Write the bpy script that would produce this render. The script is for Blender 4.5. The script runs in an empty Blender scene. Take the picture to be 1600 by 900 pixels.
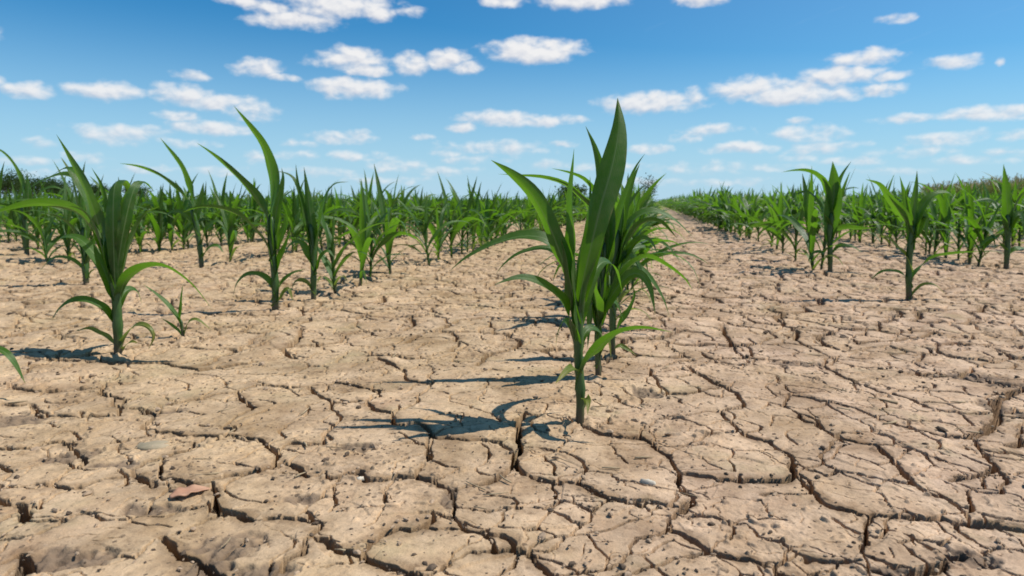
import bpy, math, random, time
import numpy as np
from mathutils import Vector, Matrix, geometry

T0 = time.time()
R = math.radians
scene = bpy.context.scene
col = scene.collection

# ------------------------------------------------------------------ camera
FPX = 1000.0                       # focal length in photo pixels (1600 wide)
HCAM = 0.25
PITCH = math.atan(135 / FPX)
YAW = math.atan(220 / 1009.0)      # the rows run along +Y and meet right of the centre
cam_data = bpy.data.cameras.new('camera')
cam = bpy.data.objects.new('camera', cam_data)
col.objects.link(cam)
cam.location = (0, 0, HCAM)
cam.rotation_euler = (R(90) - PITCH, 0, YAW)
cam_data.sensor_width = 36
cam_data.lens = 36 * FPX / 1600
cam_data.clip_start = 0.02
cam_data.clip_end = 5000
cam_data.dof.use_dof = True
cam_data.dof.focus_distance = 0.72
cam_data.dof.aperture_fstop = 13
scene.camera = cam
CR = cam.rotation_euler.to_matrix()
FWD = Vector((-math.sin(YAW), math.cos(YAW), 0))      # level forward
RIGHT = Vector((math.cos(YAW), math.sin(YAW), 0))
CAMP = Vector((0, 0, HCAM))


def ray(px, py):
    return CR @ Vector(((px - 800) / FPX, -(py - 450) / FPX, -1))


def gpt(px, py):
    """ground point seen at a photo pixel"""
    d = ray(px, py)
    t = -HCAM / d.z
    return CAMP + d * t


def ppt(px, py, depth):
    """point at level distance depth seen at a photo pixel"""
    d = ray(px, py)
    return CAMP + d * (depth / d.dot(FWD))


def topx(p):
    v = CR.transposed() @ (Vector(p) - CAMP)
    if v.z > -1e-4:
        return None
    return 800 + FPX * v.x / -v.z, 450 - FPX * v.y / -v.z


# ------------------------------------------------------------------ small tools
def tag(o, label=None, cat=None, group=None, kind=None):
    if label: o['label'] = label
    if cat: o['category'] = cat
    if group: o['group'] = group
    if kind: o['kind'] = kind
    return o


def link_mesh(name, verts, faces, mat, parent=None, uvs=None, smooth=True):
    me = bpy.data.meshes.new(name)
    me.from_pydata(verts, [], faces)
    if uvs is not None:
        uvl = me.uv_layers.new(name='UVMap')
        idx = np.empty(len(me.loops), dtype=np.int32)
        me.loops.foreach_get('vertex_index', idx)
        uvl.data.foreach_set('uv', np.asarray(uvs, dtype=np.float32)[idx].ravel())
    if smooth:
        me.polygons.foreach_set('use_smooth', [True] * len(me.polygons))
    if isinstance(mat, (list, tuple)):
        for m in mat: me.materials.append(m)
    else:
        me.materials.append(mat)
    o = bpy.data.objects.new(name, me)
    col.objects.link(o)
    if parent is not None:
        o.parent = parent
    return o


class MB:
    def __init__(s):
        s.v = []; s.f = []; s.uv = []; s.mi = []

    def add(s, v, f, uv=None, mi=0):
        b = len(s.v)
        s.v += [tuple(p) for p in v]
        s.f += [tuple(i + b for i in q) for q in f]
        s.uv += uv if uv is not None else [(0.5, 0.5)] * len(v)
        s.mi += [mi] * len(f)

    def build(s, name, mat, parent=None, smooth=True):
        o = link_mesh(name, s.v, s.f, mat, parent, s.uv, smooth)
        if isinstance(mat, (list, tuple)):
            o.data.polygons.foreach_set('material_index', s.mi)
        return o


_rs = np.random.RandomState(7)
_P = _rs.permutation(256).astype(np.int32)
_P2 = np.concatenate([_P, _P, _P])
_GA = _rs.rand(256) * 2 * np.pi
_GX, _GY = np.cos(_GA).astype(np.float32), np.sin(_GA).astype(np.float32)


def gn(x, y, seed=0):
    """gradient noise about -0.7..0.7"""
    x = np.asarray(x, dtype=np.float32) + seed * 17.31
    y = np.asarray(y, dtype=np.float32) + seed * 5.77
    xf = np.floor(x); yf = np.floor(y)
    xi = xf.astype(np.int32) & 255; yi = yf.astype(np.int32) & 255
    fx = x - xf; fy = y - yf
    u = fx * fx * fx * (fx * (fx * 6 - 15) + 10); v = fy * fy * fy * (fy * (fy * 6 - 15) + 10)
    def g(ix, iy, dx, dy):
        h = _P2[_P2[ix] + iy]
        return _GX[h] * dx + _GY[h] * dy
    a = g(xi, yi, fx, fy); b = g(xi + 1, yi, fx - 1, fy)
    c = g(xi, yi + 1, fx, fy - 1); d = g(xi + 1, yi + 1, fx - 1, fy - 1)
    return (a + u * (b - a)) + v * ((c + u * (d - c)) - (a + u * (b - a)))


def sstep(a, b, x):
    t = np.clip((x - a) / (b - a), 0, 1)
    return t * t * (3 - 2 * t)


def macro(x, y):
    """soft swell of the soil, in metres"""
    x = np.asarray(x, dtype=np.float32); y = np.asarray(y, dtype=np.float32)
    r = np.sqrt(x * x + y * y)
    h = 0.007 * gn(x / 0.45, y / 0.45, 1) + 0.004 * gn(x / 0.16, y / 0.16, 2)
    far = sstep(2.5, 9, r)
    h = h + far * 0.035 * gn(x / 3.1, y / 3.1, 3)
    return h


def gz(p):
    return float(macro(np.array([p[0]]), np.array([p[1]]))[0])


# ------------------------------------------------------------------ materials
def newmat(name):
    m = bpy.data.materials.new(name)
    m.use_nodes = True
    nt = m.node_tree
    for n in list(nt.nodes): nt.nodes.remove(n)
    out = nt.nodes.new('ShaderNodeOutputMaterial')
    return m, nt, out


class NT:
    def __init__(s, nt): s.nt = nt
    def n(s, t, **k):
        nd = s.nt.nodes.new(t)
        for a, b in k.items(): setattr(nd, a, b)
        return nd
    def l(s, a, b): s.nt.links.new(a, b)
    def val(s, sock, v):
        if hasattr(v, 'is_output') or isinstance(v, bpy.types.NodeSocket): s.l(v, sock)
        else: sock.default_value = v
    def math(s, op, a, b=None, c=None, clamp=False):
        nd = s.n('ShaderNodeMath', operation=op, use_clamp=clamp)
        s.val(nd.inputs[0], a)
        if b is not None: s.val(nd.inputs[1], b)
        if c is not None: s.val(nd.inputs[2], c)
        return nd.outputs[0]
    def noise(s, vec, scale, detail=4, rough=0.55, dist=0.0):
        nd = s.n('ShaderNodeTexNoise')
        nd.inputs['Scale'].default_value = scale
        nd.inputs['Detail'].default_value = detail
        nd.inputs['Roughness'].default_value = rough
        nd.inputs['Distortion'].default_value = dist
        s.l(vec, nd.inputs['Vector'])
        return nd.outputs['Fac']
    def ramp(s, fac, stops, interp='LINEAR'):
        nd = s.n('ShaderNodeValToRGB')
        cr = nd.color_ramp
        cr.interpolation = interp
        while len(cr.elements) < len(stops): cr.elements.new(0.5)
        for e, (p, c) in zip(cr.elements, stops):
            e.position = p
            e.color = c if len(c) == 4 else (*c, 1)
        s.l(fac, nd.inputs['Fac'])
        return nd.outputs['Color']
    def mix(s, fac, a, b, blend='MIX'):
        nd = s.n('ShaderNodeMix', data_type='RGBA', blend_type=blend)
        s.val(nd.inputs[0], fac)
        s.val(nd.inputs[6], a if not isinstance(a, tuple) else (*a, 1))
        s.val(nd.inputs[7], b if not isinstance(b, tuple) else (*b, 1))
        return nd.outputs[2]
    def mapr(s, v, a, b, c=0.0, d=1.0, smooth=False):
        nd = s.n('ShaderNodeMapRange', interpolation_type='SMOOTHSTEP' if smooth else 'LINEAR')
        s.l(v, nd.inputs[0])
        for i, q in enumerate((a, b, c, d)): nd.inputs[i + 1].default_value = q
        return nd.outputs[0]


def soil_material():
    m, nt, out = newmat('dry_soil')
    k = NT(nt)
    co = k.n('ShaderNodeNewGeometry').outputs['Position']
    big = k.noise(co, 5.0, 3)
    mid = k.noise(co, 24.0, 5, 0.6)
    fine = k.noise(co, 150.0, 5, 0.65)
    grain = k.noise(co, 620.0, 3, 0.7)
    c1 = k.ramp(big, [(0.3, (0.37, 0.258, 0.152)), (0.5, (0.415, 0.290, 0.196)), (0.7, (0.45, 0.308, 0.226))])
    c2 = k.ramp(mid, [(0.3, (0.31, 0.198, 0.116)), (0.47, (0.42, 0.293, 0.186)), (0.72, (0.56, 0.41, 0.285))])
    c = k.mix(0.55, c1, c2)
    patch = k.ramp(k.noise(co, 8.5, 4, 0.6, 0.6), [(0.34, (0.70, 0.66, 0.60)), (0.50, (1.0, 1.0, 1.0)), (0.66, (1.13, 1.12, 1.10))])
    c = k.mix(0.85, c, patch, 'MULTIPLY')
    oc = k.n('ShaderNodeAttribute', attribute_name='ochre')
    c = k.mix(k.math('MULTIPLY', oc.outputs['Fac'], 0.7), c, (0.965, 0.975, 0.865), 'MULTIPLY')
    pcon = k.n('ShaderNodeAttribute', attribute_name='plate_contrast')
    pcon_col = k.ramp(pcon.outputs['Fac'], [(0.0, (0.70, 0.655, 0.60)), (0.45, (0.95, 0.94, 0.93)), (0.85, (1.20, 1.19, 1.17))])
    c = k.mix(0.85, c, pcon_col, 'MULTIPLY')  # painted contrast: darkens soil along and inside cracks, lightens plate middles
    fr = k.ramp(fine, [(0.28, (0.50, 0.47, 0.44)), (0.45, (0.95, 0.95, 0.95)), (0.7, (1.14, 1.12, 1.09))])
    c = k.mix(0.9, c, fr, 'MULTIPLY')
    gr = k.ramp(grain, [(0.3, (0.78, 0.77, 0.76)), (0.55, (1.0, 1.0, 1.0)), (0.75, (1.1, 1.1, 1.1))])
    c = k.mix(0.75, c, gr, 'MULTIPLY')
    # dark specks in drifts: organic crumbs, and shade of tiny pits painted in
    vor = k.n('ShaderNodeTexVoronoi', feature='F1')
    vor.inputs['Scale'].default_value = 120
    k.l(co, vor.inputs['Vector'])
    drift = k.noise(co, 13.0, 3, 0.6)
    th = k.mapr(drift, 0.42, 0.70, 0.0, 0.46)
    sp = k.math('LESS_THAN', vor.outputs['Distance'], th)
    sp = k.math('MULTIPLY', sp, k.mapr(fine, 0.42, 0.55))
    c = k.mix(k.math('MULTIPLY', sp, 0.8), c, (0.085, 0.06, 0.04))
    # faint greenish algae film on some plates
    al = k.mapr(k.noise(co, 9.0, 4, 0.65), 0.56, 0.72, 0, 0.35)
    c = k.mix(al, c, (0.33, 0.285, 0.15))
    at = k.n('ShaderNodeAttribute', attribute_name='damp')
    c = k.mix(at.outputs['Fac'], c, (0.13, 0.092, 0.065))
    p = k.n('ShaderNodeBsdfPrincipled')
    k.l(c, p.inputs['Base Color'])
    p.inputs['Roughness'].default_value = 0.93
    p.inputs['Specular IOR Level'].default_value = 0.2
    b1 = k.n('ShaderNodeBump'); b1.inputs['Strength'].default_value = 0.55; b1.inputs['Distance'].default_value = 0.0025
    k.l(fine, b1.inputs['Height'])
    b2 = k.n('ShaderNodeBump'); b2.inputs['Strength'].default_value = 0.5; b2.inputs['Distance'].default_value = 0.0009
    k.l(grain, b2.inputs['Height']); k.l(b1.outputs[0], b2.inputs['Normal'])
    k.l(b2.outputs[0], p.inputs['Normal'])
    k.l(p.outputs[0], out.inputs[0])
    return m


def leaf_material(name, lo, hi, rib, trans, tw=0.38, dry=None, rough=0.38):
    m, nt, out = newmat(name)
    k = NT(nt)
    uv = k.n('ShaderNodeUVMap'); uv.uv_map = 'UVMap'
    sx = k.n('ShaderNodeSeparateXYZ'); k.l(uv.outputs[0], sx.inputs[0])
    u = sx.outputs[0]; v = sx.outputs[1]
    geo = k.n('ShaderNodeNewGeometry')
    oi = k.n('ShaderNodeObjectInfo')
    rnd = k.math('FRACT', k.math('ADD', geo.outputs['Random Per Island'], oi.outputs['Random']))
    tc = k.n('ShaderNodeTexCoord')
    no = k.noise(tc.outputs['Object'], 28.0, 4, 0.6)
    f = k.math('ADD', k.math('MULTIPLY', rnd, 0.55), k.math('MULTIPLY', no, 0.5), clamp=True)
    c = k.mix(f, lo, hi)
    # fine parallel veins
    wv = k.math('SINE', k.math('MULTIPLY', u, 95.0))
    vein = k.mapr(wv, -1, 1, 0.86, 1.08)
    cv = k.n('ShaderNodeCombineColor')
    for i in range(3): k.l(vein, cv.inputs[i])
    c = k.mix(1.0, c, cv.outputs[0], 'MULTIPLY')
    d = k.math('ABSOLUTE', k.math('SUBTRACT', u, 0.5))
    ribf = k.math('MULTIPLY', k.mapr(d, 0.025, 0.055, 1, 0, True), k.mapr(v, 0.55, 0.95, 0.95, 0.2))
    c = k.mix(ribf, c, rib)
    # worn, yellowing tips and margins
    tipn = k.math('ADD', v, k.math('MULTIPLY', k.math('SUBTRACT', no, 0.5), 0.22))
    tip = k.mapr(tipn, 0.93 if dry is None else 0.55, 1.02 if dry is None else 0.95, 0, 0.75)
    c = k.mix(tip, c, dry or (0.20, 0.17, 0.05))
    # scorched margins and a film of field dust
    mg = k.math('MULTIPLY', k.mapr(d, 0.40, 0.5, 0, 1, True), k.mapr(k.noise(tc.outputs['Object'], 60.0, 3, 0.6), 0.5, 0.68, 0, 0.8))
    c = k.mix(mg, c, (0.20, 0.16, 0.055))
    du = k.mapr(k.noise(tc.outputs['Object'], 90.0, 5, 0.7), 0.42, 0.8, 0.0, 0.30)
    c = k.mix(du, c, (0.22, 0.19, 0.12))
    p = k.n('ShaderNodeBsdfPrincipled')
    k.l(c, p.inputs['Base Color'])
    p.inputs['Roughness'].default_value = rough
    p.inputs['Specular IOR Level'].default_value = 0.38
    bp = k.n('ShaderNodeBump'); bp.inputs['Strength'].default_value = 0.25; bp.inputs['Distance'].default_value = 0.0006
    k.l(wv, bp.inputs['Height']); k.l(bp.outputs[0], p.inputs['Normal'])
    t = k.n('ShaderNodeBsdfTranslucent')
    tcv = k.mix(ribf, trans, tuple(x * 0.6 for x in trans))
    k.l(tcv, t.inputs['Color'])
    mx = k.n('ShaderNodeMixShader'); mx.inputs[0].default_value = tw
    k.l(p.outputs[0], mx.inputs[1]); k.l(t.outputs[0], mx.inputs[2])
    k.l(mx.outputs[0], out.inputs[0])
    return m


def plain(name, c0, c1, scale, rough=0.8, bump=0.0, spec=0.3, bdist=0.001):
    m, nt, out = newmat(name)
    k = NT(nt)
    tc = k.n('ShaderNodeTexCoord')
    no = k.noise(tc.outputs['Object'], scale, 5, 0.6)
    c = k.ramp(no, [(0.3, c0), (0.7, c1)])
    p = k.n('ShaderNodeBsdfPrincipled')
    k.l(c, p.inputs['Base Color'])
    p.inputs['Roughness'].default_value = rough
    p.inputs['Specular IOR Level'].default_value = spec
    if bump:
        b = k.n('ShaderNodeBump'); b.inputs['Strength'].default_value = bump; b.inputs['Distance'].default_value = bdist
        k.l(no, b.inputs['Height']); k.l(b.outputs[0], p.inputs['Normal'])
    k.l(p.outputs[0], out.inputs[0])
    return m


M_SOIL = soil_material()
M_LEAF = leaf_material('corn_leaf', (0.008, 0.040, 0.006), (0.042, 0.122, 0.011), (0.14, 0.22, 0.075), (0.19, 0.46, 0.012), 0.32, rough=0.44)
M_OLD = leaf_material('old_corn_leaf', (0.06, 0.13, 0.02), (0.13, 0.18, 0.03), (0.22, 0.25, 0.09), (0.30, 0.42, 0.05), 0.4, dry=(0.30, 0.24, 0.06))
def stalk_material():
    m, nt, out = newmat('corn_stalk')
    k = NT(nt)
    tc = k.n('ShaderNodeTexCoord')
    sx = k.n('ShaderNodeSeparateXYZ'); k.l(tc.outputs['Object'], sx.inputs[0])
    st = k.n('ShaderNodeVectorMath', operation='MULTIPLY'); k.l(tc.outputs['Object'], st.inputs[0]); st.inputs[1].default_value = (1, 1, 0.12)
    no = k.noise(st.outputs[0], 300.0, 4, 0.6)
    n2 = k.noise(tc.outputs['Object'], 40.0, 4, 0.6)
    c = k.ramp(k.math('ADD', k.math('MULTIPLY', no, 0.6), k.math('MULTIPLY', n2, 0.4)), [(0.35, (0.016, 0.058, 0.010)), (0.6, (0.055, 0.115, 0.024)), (0.75, (0.10, 0.15, 0.05))])
    z = k.math('ADD', sx.outputs[2], k.math('MULTIPLY', k.math('SUBTRACT', n2, 0.5), 0.05))
    foot = k.mapr(z, 0.004, 0.034, 0.85, 0.0)
    c = k.mix(foot, c, (0.085, 0.050, 0.036))
    p = k.n('ShaderNodeBsdfPrincipled'); k.l(c, p.inputs['Base Color'])
    p.inputs['Roughness'].default_value = 0.5
    b = k.n('ShaderNodeBump'); b.inputs['Strength'].default_value = 0.4; b.inputs['Distance'].default_value = 0.0008
    k.l(no, b.inputs['Height']); k.l(b.outputs[0], p.inputs['Normal'])
    k.l(p.outputs[0], out.inputs[0])
    return m


M_STALK = stalk_material()
M_FARLEAF = leaf_material('far_corn_leaf', (0.008, 0.040, 0.006), (0.042, 0.118, 0.012), (0.09, 0.16, 0.04), (0.19, 0.44, 0.015), 0.34)

# ------------------------------------------------------------------ the cracked soil
CR_PX = [  # (width in photo px, polyline traced along a crack of the ground)
 (4, [(3,765),(30,764),(57,758),(82,761),(107,766),(135,761),(170,752)]),
 (7, [(32,790),(41,802),(42,817)]), (4, [(42,817),(75,816),(105,814),(125,806)]),
 (3, [(50,792),(70,786),(87,775),(107,769)]), (5, [(-12,775),(3,786),(14,792)]),
 (7, [(207,745),(225,755),(242,766)]), (5, [(207,745),(212,735),(225,727),(260,717),(290,710),(305,695),(325,682)]),
 (6, [(260,752),(282,757),(300,764),(322,759),(355,747),(400,739),(422,732),(447,725),(462,730),(482,744)]),
 (3, [(482,744),(507,739),(512,747)]),
 (7, [(512,747),(530,747),(545,742),(562,739),(572,752),(595,752),(620,745),(650,745),(675,750),(687,755)]),
 (4, [(687,755),(705,761),(735,757)]), (6, [(735,757),(760,751),(780,742),(797,731),(803,718)]),
 (3, [(145,807),(162,817),(190,815),(225,812),(262,809)]),
 (7, [(335,785),(335,792),(357,802),(375,806),(395,814)]), (5, [(395,814),(437,810),(460,811),(477,815)]),
 (3.5, [(462,808),(482,792),(505,774),(527,757),(531,748)]),
 (7, [(252,847),(270,860),(287,877),(312,882),(337,900),(375,920)]),
 (4, [(212,880),(225,865),(240,852)]), (3, [(265,845),(282,840),(300,827),(315,820)]), (3, [(100,905),(150,885),(190,873),(212,880)]),
 (7, [(425,905),(435,895),(442,885),(460,875),(475,870),(475,855),(485,840),(505,817)]),
 (9, [(485,842),(510,847),(530,862),(550,867),(562,870),(575,880),(597,890),(620,897),(660,908)]),
 (7, [(562,867),(580,850),(600,835),(625,826),(640,830),(662,822),(675,812),(677,800)]), (6, [(655,822),(680,827)]),
 (7, [(710,805),(725,825),(750,831),(782,835),(800,847),(802,860)]), (5, [(710,805),(712,790),(707,770),(705,761)]),
 (4, [(677,800),(690,804),(710,805)]),
 (8, [(770,862),(800,860),(822,862),(832,870),(842,882),(855,892),(875,908)]),
 (8, [(820,640),(811,660),(810,680),(814,695),(812,705),(803,712),(805,724),(817,737)]),
 (7, [(817,737),(840,741),(865,749),(900,752),(920,762),(950,774),(980,781),(1002,786)]),
 (5, [(985,778),(1017,780),(1040,784),(1057,786)]), (3, [(1002,786),(1017,780)]),
 (6, [(910,664),(922,669),(942,676),(975,681),(1000,680),(1012,687),(1025,697),(1045,710),(1052,722),(1060,732)]),
 (6, [(1060,732),(1062,742),(1061,757)]),
 (7, [(1062,735),(1087,737),(1120,744),(1150,745),(1200,746),(1230,745),(1240,740)]),
 (8, [(1085,772),(1072,785),(1060,795)]), (6, [(1060,795),(1045,807),(1045,820)]),
 (8, [(1045,820),(1070,830),(1090,842),(1115,855),(1150,864),(1185,871),(1200,880),(1225,892),(1260,900)]),
 (3.5, [(1077,792),(1100,799),(1125,802),(1137,809),(1165,811)]), (3, [(1165,811),(1177,820),(1185,829),(1200,834)]),
 (4, [(882,779),(907,786),(920,792),(927,797),(950,780)]), (3, [(925,797),(922,806),(907,812),(897,825),(885,832)]),
 (4, [(860,893),(885,895),(915,887),(940,886),(970,875),(985,860),(985,847),(995,835),(1030,829),(1045,818)]),
 (8, [(1235,705),(1241,717),(1240,735),(1257,752),(1275,766),(1295,785),(1320,794),(1350,801),(1360,804)]),
 (6, [(1360,804),(1375,800),(1400,802),(1440,806),(1470,806),(1492,812)]), (9, [(1492,812),(1517,816),(1545,815),(1575,820),(1605,825),(1660,836)]),
 (8, [(1365,694),(1372,700),(1397,722),(1412,740),(1425,756),(1445,767)]), (6, [(1445,767),(1475,779),(1500,795),(1515,812)]),
 (5, [(1200,835),(1222,839),(1242,855),(1265,865),(1300,870),(1342,872)]),
 (5, [(1360,808),(1355,827),(1352,845),(1347,862),(1367,870),(1395,881),(1412,882)]), (3, [(1350,866),(1352,872),(1357,885)]),
 (2.5, [(1200,871),(1220,871),(1245,860)]), (2.5, [(1240,870),(1265,890),(1295,884),(1312,874)]),
 (9, [(1415,905),(1430,895),(1440,892),(1460,886),(1475,882)]), (6, [(1475,882),(1492,868),(1515,866),(1537,878)]),
 (2.5, [(1360,811),(1380,825),(1415,832)]), (4, [(1520,840),(1535,850),(1560,853),(1600,862)]),
 (4, [(40,563),(110,566),(170,566),(260,565),(272,571),(310,575),(350,570),(400,563)]),
 (3, [(17,606),(47,611),(100,609),(135,606)]), (3.5, [(162,600),(157,615),(200,620)]),
 (3.5, [(75,647),(100,650),(120,655),(140,651),(185,649),(187,632),(175,629)]),
 (4, [(222,669),(262,675),(287,681),(325,681)]), (5.5, [(325,681),(350,682),(375,684),(400,686),(415,692),(425,702),(435,710),(432,720),(427,731)]),
 (3, [(355,681),(362,670)]), (4, [(345,668),(375,647),(397,635),(382,625),(370,612),(350,612)]),
 (4, [(-20,704),(3,702),(42,701),(72,692),(100,690)]), (3, [(112,700),(120,707),(135,725)]), (2.5, [(130,722),(110,735),(90,752)]),
 (3, [(215,635),(245,642),(237,654)]), (3, [(245,640),(250,630),(277,626)]), (3, [(-20,632),(3,631),(50,631)]),
 (3.5, [(400,599),(445,601),(480,602),(500,617),(520,626),(560,625),(570,626)]),
 (5, [(570,625),(590,640),(615,647)]), (5, [(615,647),(617,665),(635,667)]),
 (6, [(650,664),(665,672),(677,687)]), (5, [(677,687),(712,689),(750,689),(780,691),(800,705)]), (3, [(677,689),(672,707)]),
 (4, [(517,637),(532,650),(525,662),(507,680),(505,692),(455,691),(447,695),(435,707)]),
 (3.5, [(525,595),(555,600),(592,607),(594,618)]), (4, [(590,558),(617,570)]), (3, [(632,575),(635,590),(675,597)]),
 (3, [(1000,679),(1007,665),(1022,657)]), (3.5, [(882,705),(907,720),(917,732),(905,748)]), (3, [(865,702),(882,705)]),
 (6, [(1122,640),(1145,660),(1162,675),(1185,682),(1200,685),(1215,697),(1235,705)]),
 (5, [(1075,573),(1087,585),(1120,600),(1150,615),(1162,632)]), (4, [(1012,575),(1032,602),(1045,612),(1075,614),(1100,610)]),
 (2.5, [(1025,695),(1050,692),(1070,691),(1100,680)]),
 (5, [(1287,570),(1315,587),(1345,602),(1380,614),(1410,620),(1442,632),(1472,644)]), (3.5, [(1472,644),(1512,649),(1553,647)]),
 (4, [(1232,615),(1250,620),(1285,630),(1325,639),(1360,652)]), (5.5, [(1360,652),(1400,667)]),
 (7, [(1400,667),(1435,676),(1470,684),(1515,687),(1542,675),(1560,657),(1555,645),(1557,627),(1582,615),(1610,611)]),
 (6, [(1517,690),(1530,705),(1545,720),(1555,732),(1547,737),(1520,745),(1487,752)]), (4, [(1530,704),(1560,711),(1610,716)]),
 (5, [(1285,670),(1307,682),(1340,691),(1375,695)]), (3.5, [(1375,695),(1400,697),(1425,704)]),
 (3.5, [(1300,694),(1285,705),(1282,712),(1287,722),(1310,732)]),
 (6, [(1422,576),(1440,585),(1497,587),(1532,595)]), (4, [(1500,585),(1517,575)]), (6, [(1582,656),(1615,658)]),
 (4, [(1155,492),(1180,504),(1229,507),(1246,518),(1243,532),(1271,544),(1299,556)]),
 (4, [(1313,521),(1341,535),(1390,532),(1442,527),(1460,520)]), (5, [(1127,511),(1134,525),(1148,544)]),
 (4, [(1092,549),(1113,562),(1165,560),(1215,562)]), (5, [(1558,542),(1582,556),(1620,561)]),
 (3, [(1240,720),(1262,730),(1290,738)]), (3, [(1487,752),(1530,768),(1560,772)]),
 (3, [(1097,552),(1120,568),(1160,572)]), (3, [(1232,615),(1222,635),(1240,643)]),
 (3, [(60,840),(3,843),(-20,840)]), (3, [(812,792),(850,793),(872,800)]),
]


def rag(pts, rng, lvl, amp):
    """midpoint displacement: a torn, wandering line"""
    for _ in range(lvl):
        q = [pts[0]]
        for a, b in zip(pts, pts[1:]):
            d = (b[0] - a[0], b[1] - a[1])
            o = rng.uniform(-amp, amp)
            q.append(((a[0] + b[0]) / 2 - d[1] * o, (a[1] + b[1]) / 2 + d[0] * o))
            q.append(b)
        pts = q
    return pts


def build_ground():
    rng = random.Random(11)
    # polar sheet around the camera's foot: fine where the view goes, coarse behind
    th0 = math.pi / 2 + YAW
    fine = np.arange(-R(60), R(60), 0.00162)
    coarse = np.linspace(R(60), 2 * math.pi - R(60), 50)[:-1]
    th = th0 + np.concatenate([fine, coarse])
    nf = len(fine)
    rr = [0.02, 0.1, 0.18, 0.25]
    r = 0.29
    while r < 400:
        rr.append(r)
        if r < 1.2: dr = r * r / 400
        elif r < 8: dr = r * 0.0030 if r < 3 else r * 0.004
        else: dr = r * 0.03
        r += dr
    rr = np.array(rr)
    step = np.gradient(rr)
    nr, nt = len(rr), len(th)
    X = (rr[:, None] * np.cos(th)[None, :]).astype(np.float32)
    Y = (rr[:, None] * np.sin(th)[None, :]).astype(np.float32)
    rad = np.repeat(rr[:, None], nt, 1).astype(np.float32)
    # warped coordinates make ragged crack lips
    wx = X + 0.0015 * gn(X / 0.022, Y / 0.022, 21) + 0.0011 * gn(X / 0.007, Y / 0.007, 22)
    wy = Y + 0.0015 * gn(X / 0.022, Y / 0.022, 23) + 0.0011 * gn(X / 0.007, Y / 0.007, 24)
    sd = np.full((nr, nt), 0.05, np.float32)
    hwf = np.full((nr, nt), 0.001, np.float32)
    thr = th[:nf]

    def stamp(a, b, hw, reach):
        ra, rb = math.hypot(*a), math.hypot(*b)
        lo, hi = min(ra, rb) - reach, max(ra, rb) + reach
        if hi < 0.29 or lo > 9: return
        lo = max(lo, 0.2)
        ta, tb = math.atan2(a[1], a[0]), math.atan2(b[1], b[0])
        if abs(ta - tb) > 1: return
        m = reach / lo
        i0, i1 = np.searchsorted(rr, (lo, hi)); j0, j1 = np.searchsorted(thr, (min(ta, tb) - m, max(ta, tb) + m))
        if i1 <= i0 or j1 <= j0: return
        x = wx[i0:i1, j0:j1]; y = wy[i0:i1, j0:j1]
        dx, dy = b[0] - a[0], b[1] - a[1]
        L2 = dx * dx + dy * dy + 1e-12
        t = np.clip(((x - a[0]) * dx + (y - a[1]) * dy) / L2, 0, 1)
        d = np.hypot(x - a[0] - t * dx, y - a[1] - t * dy)
        h = max(hw, 0.42 * float(step[(i0 + i1) // 2]) if hw > 0.0008 else hw)
        d = d - h
        s = sd[i0:i1, j0:j1]
        w = d < s
        s[w] = d[w]
        hwf[i0:i1, j0:j1][w] = hw

    traced = []
    for w, pl in CR_PX:
        pts = [(gpt(*p).x, gpt(*p).y) for p in pl]
        q = []
        for a, b in zip(pts, pts[1:]):
            n = max(1, int(math.hypot(b[0] - a[0], b[1] - a[1]) / 0.02))
            for i in range(n):
                q.append((a[0] + (b[0] - a[0]) * i / n, a[1] + (b[1] - a[1]) * i / n))
        q.append(pts[-1])
        q = rag(q, rng, 2, 0.10)
        n = len(q)
        for i, (a, b) in enumerate(zip(q, q[1:])):
            mx, my = (a[0] + b[0]) / 2, (a[1] + b[1]) / 2
            z = mx * FWD.x + my * FWD.y
            dx, dy = b[0] - a[0], b[1] - a[1]
            L = math.hypot(dx, dy) + 1e-9
            lat = abs(dx * RIGHT.x + dy * RIGHT.y) / L
            e = min(1.0, 0.7 + min(i, n - 1 - i) / max(2.0, n * 0.15) * 0.3)
            hw = w * z / FPX * (0.48 + 0.58 * lat) * e * rng.uniform(0.7, 1.2)
            stamp(a, b, hw, 0.014)
        traced += q[::3]
    traced = np.array(traced)
    ends = []
    world_pl = [[(gpt(*p).x, gpt(*p).y) for p in pl] for w, pl in CR_PX]
    for a_i, pl in enumerate(world_pl):
        oth = []
        for b_i, q in enumerate(world_pl):
            if b_i == a_i: continue
            for p0, p1 in zip(q, q[1:]):
                for t in (0, .33, .66, 1): oth.append((p0[0] + (p1[0] - p0[0]) * t, p0[1] + (p1[1] - p0[1]) * t))
        oth = np.array(oth)
        for e, pv in ((pl[0], pl[1]), (pl[-1], pl[-2])):
            d = np.hypot(oth[:, 0] - e[0], oth[:, 1] - e[1])
            dr = np.array([e[0] - pv[0], e[1] - pv[1]]); dr = dr / (np.hypot(*dr) + 1e-9)
            ahead = ((oth[:, 0] - e[0]) * dr[0] + (oth[:, 1] - e[1]) * dr[1]) / (d + 1e-9)
            if d.min() < 0.006: continue
            cost = np.where((ahead > 0.2) & (d < 0.16), d * (1.6 - ahead * 0.8), 9)
            m = int(np.argmin(cost))
            if cost[m] < 5: ends.append((e, tuple(oth[m])))
    for a, b in ends:
        q = rag([a, b], rng, 4, 0.15)
        for u, v in zip(q, q[1:]): stamp(u, v, rng.uniform(0.0010, 0.0022), 0.012)

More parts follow.
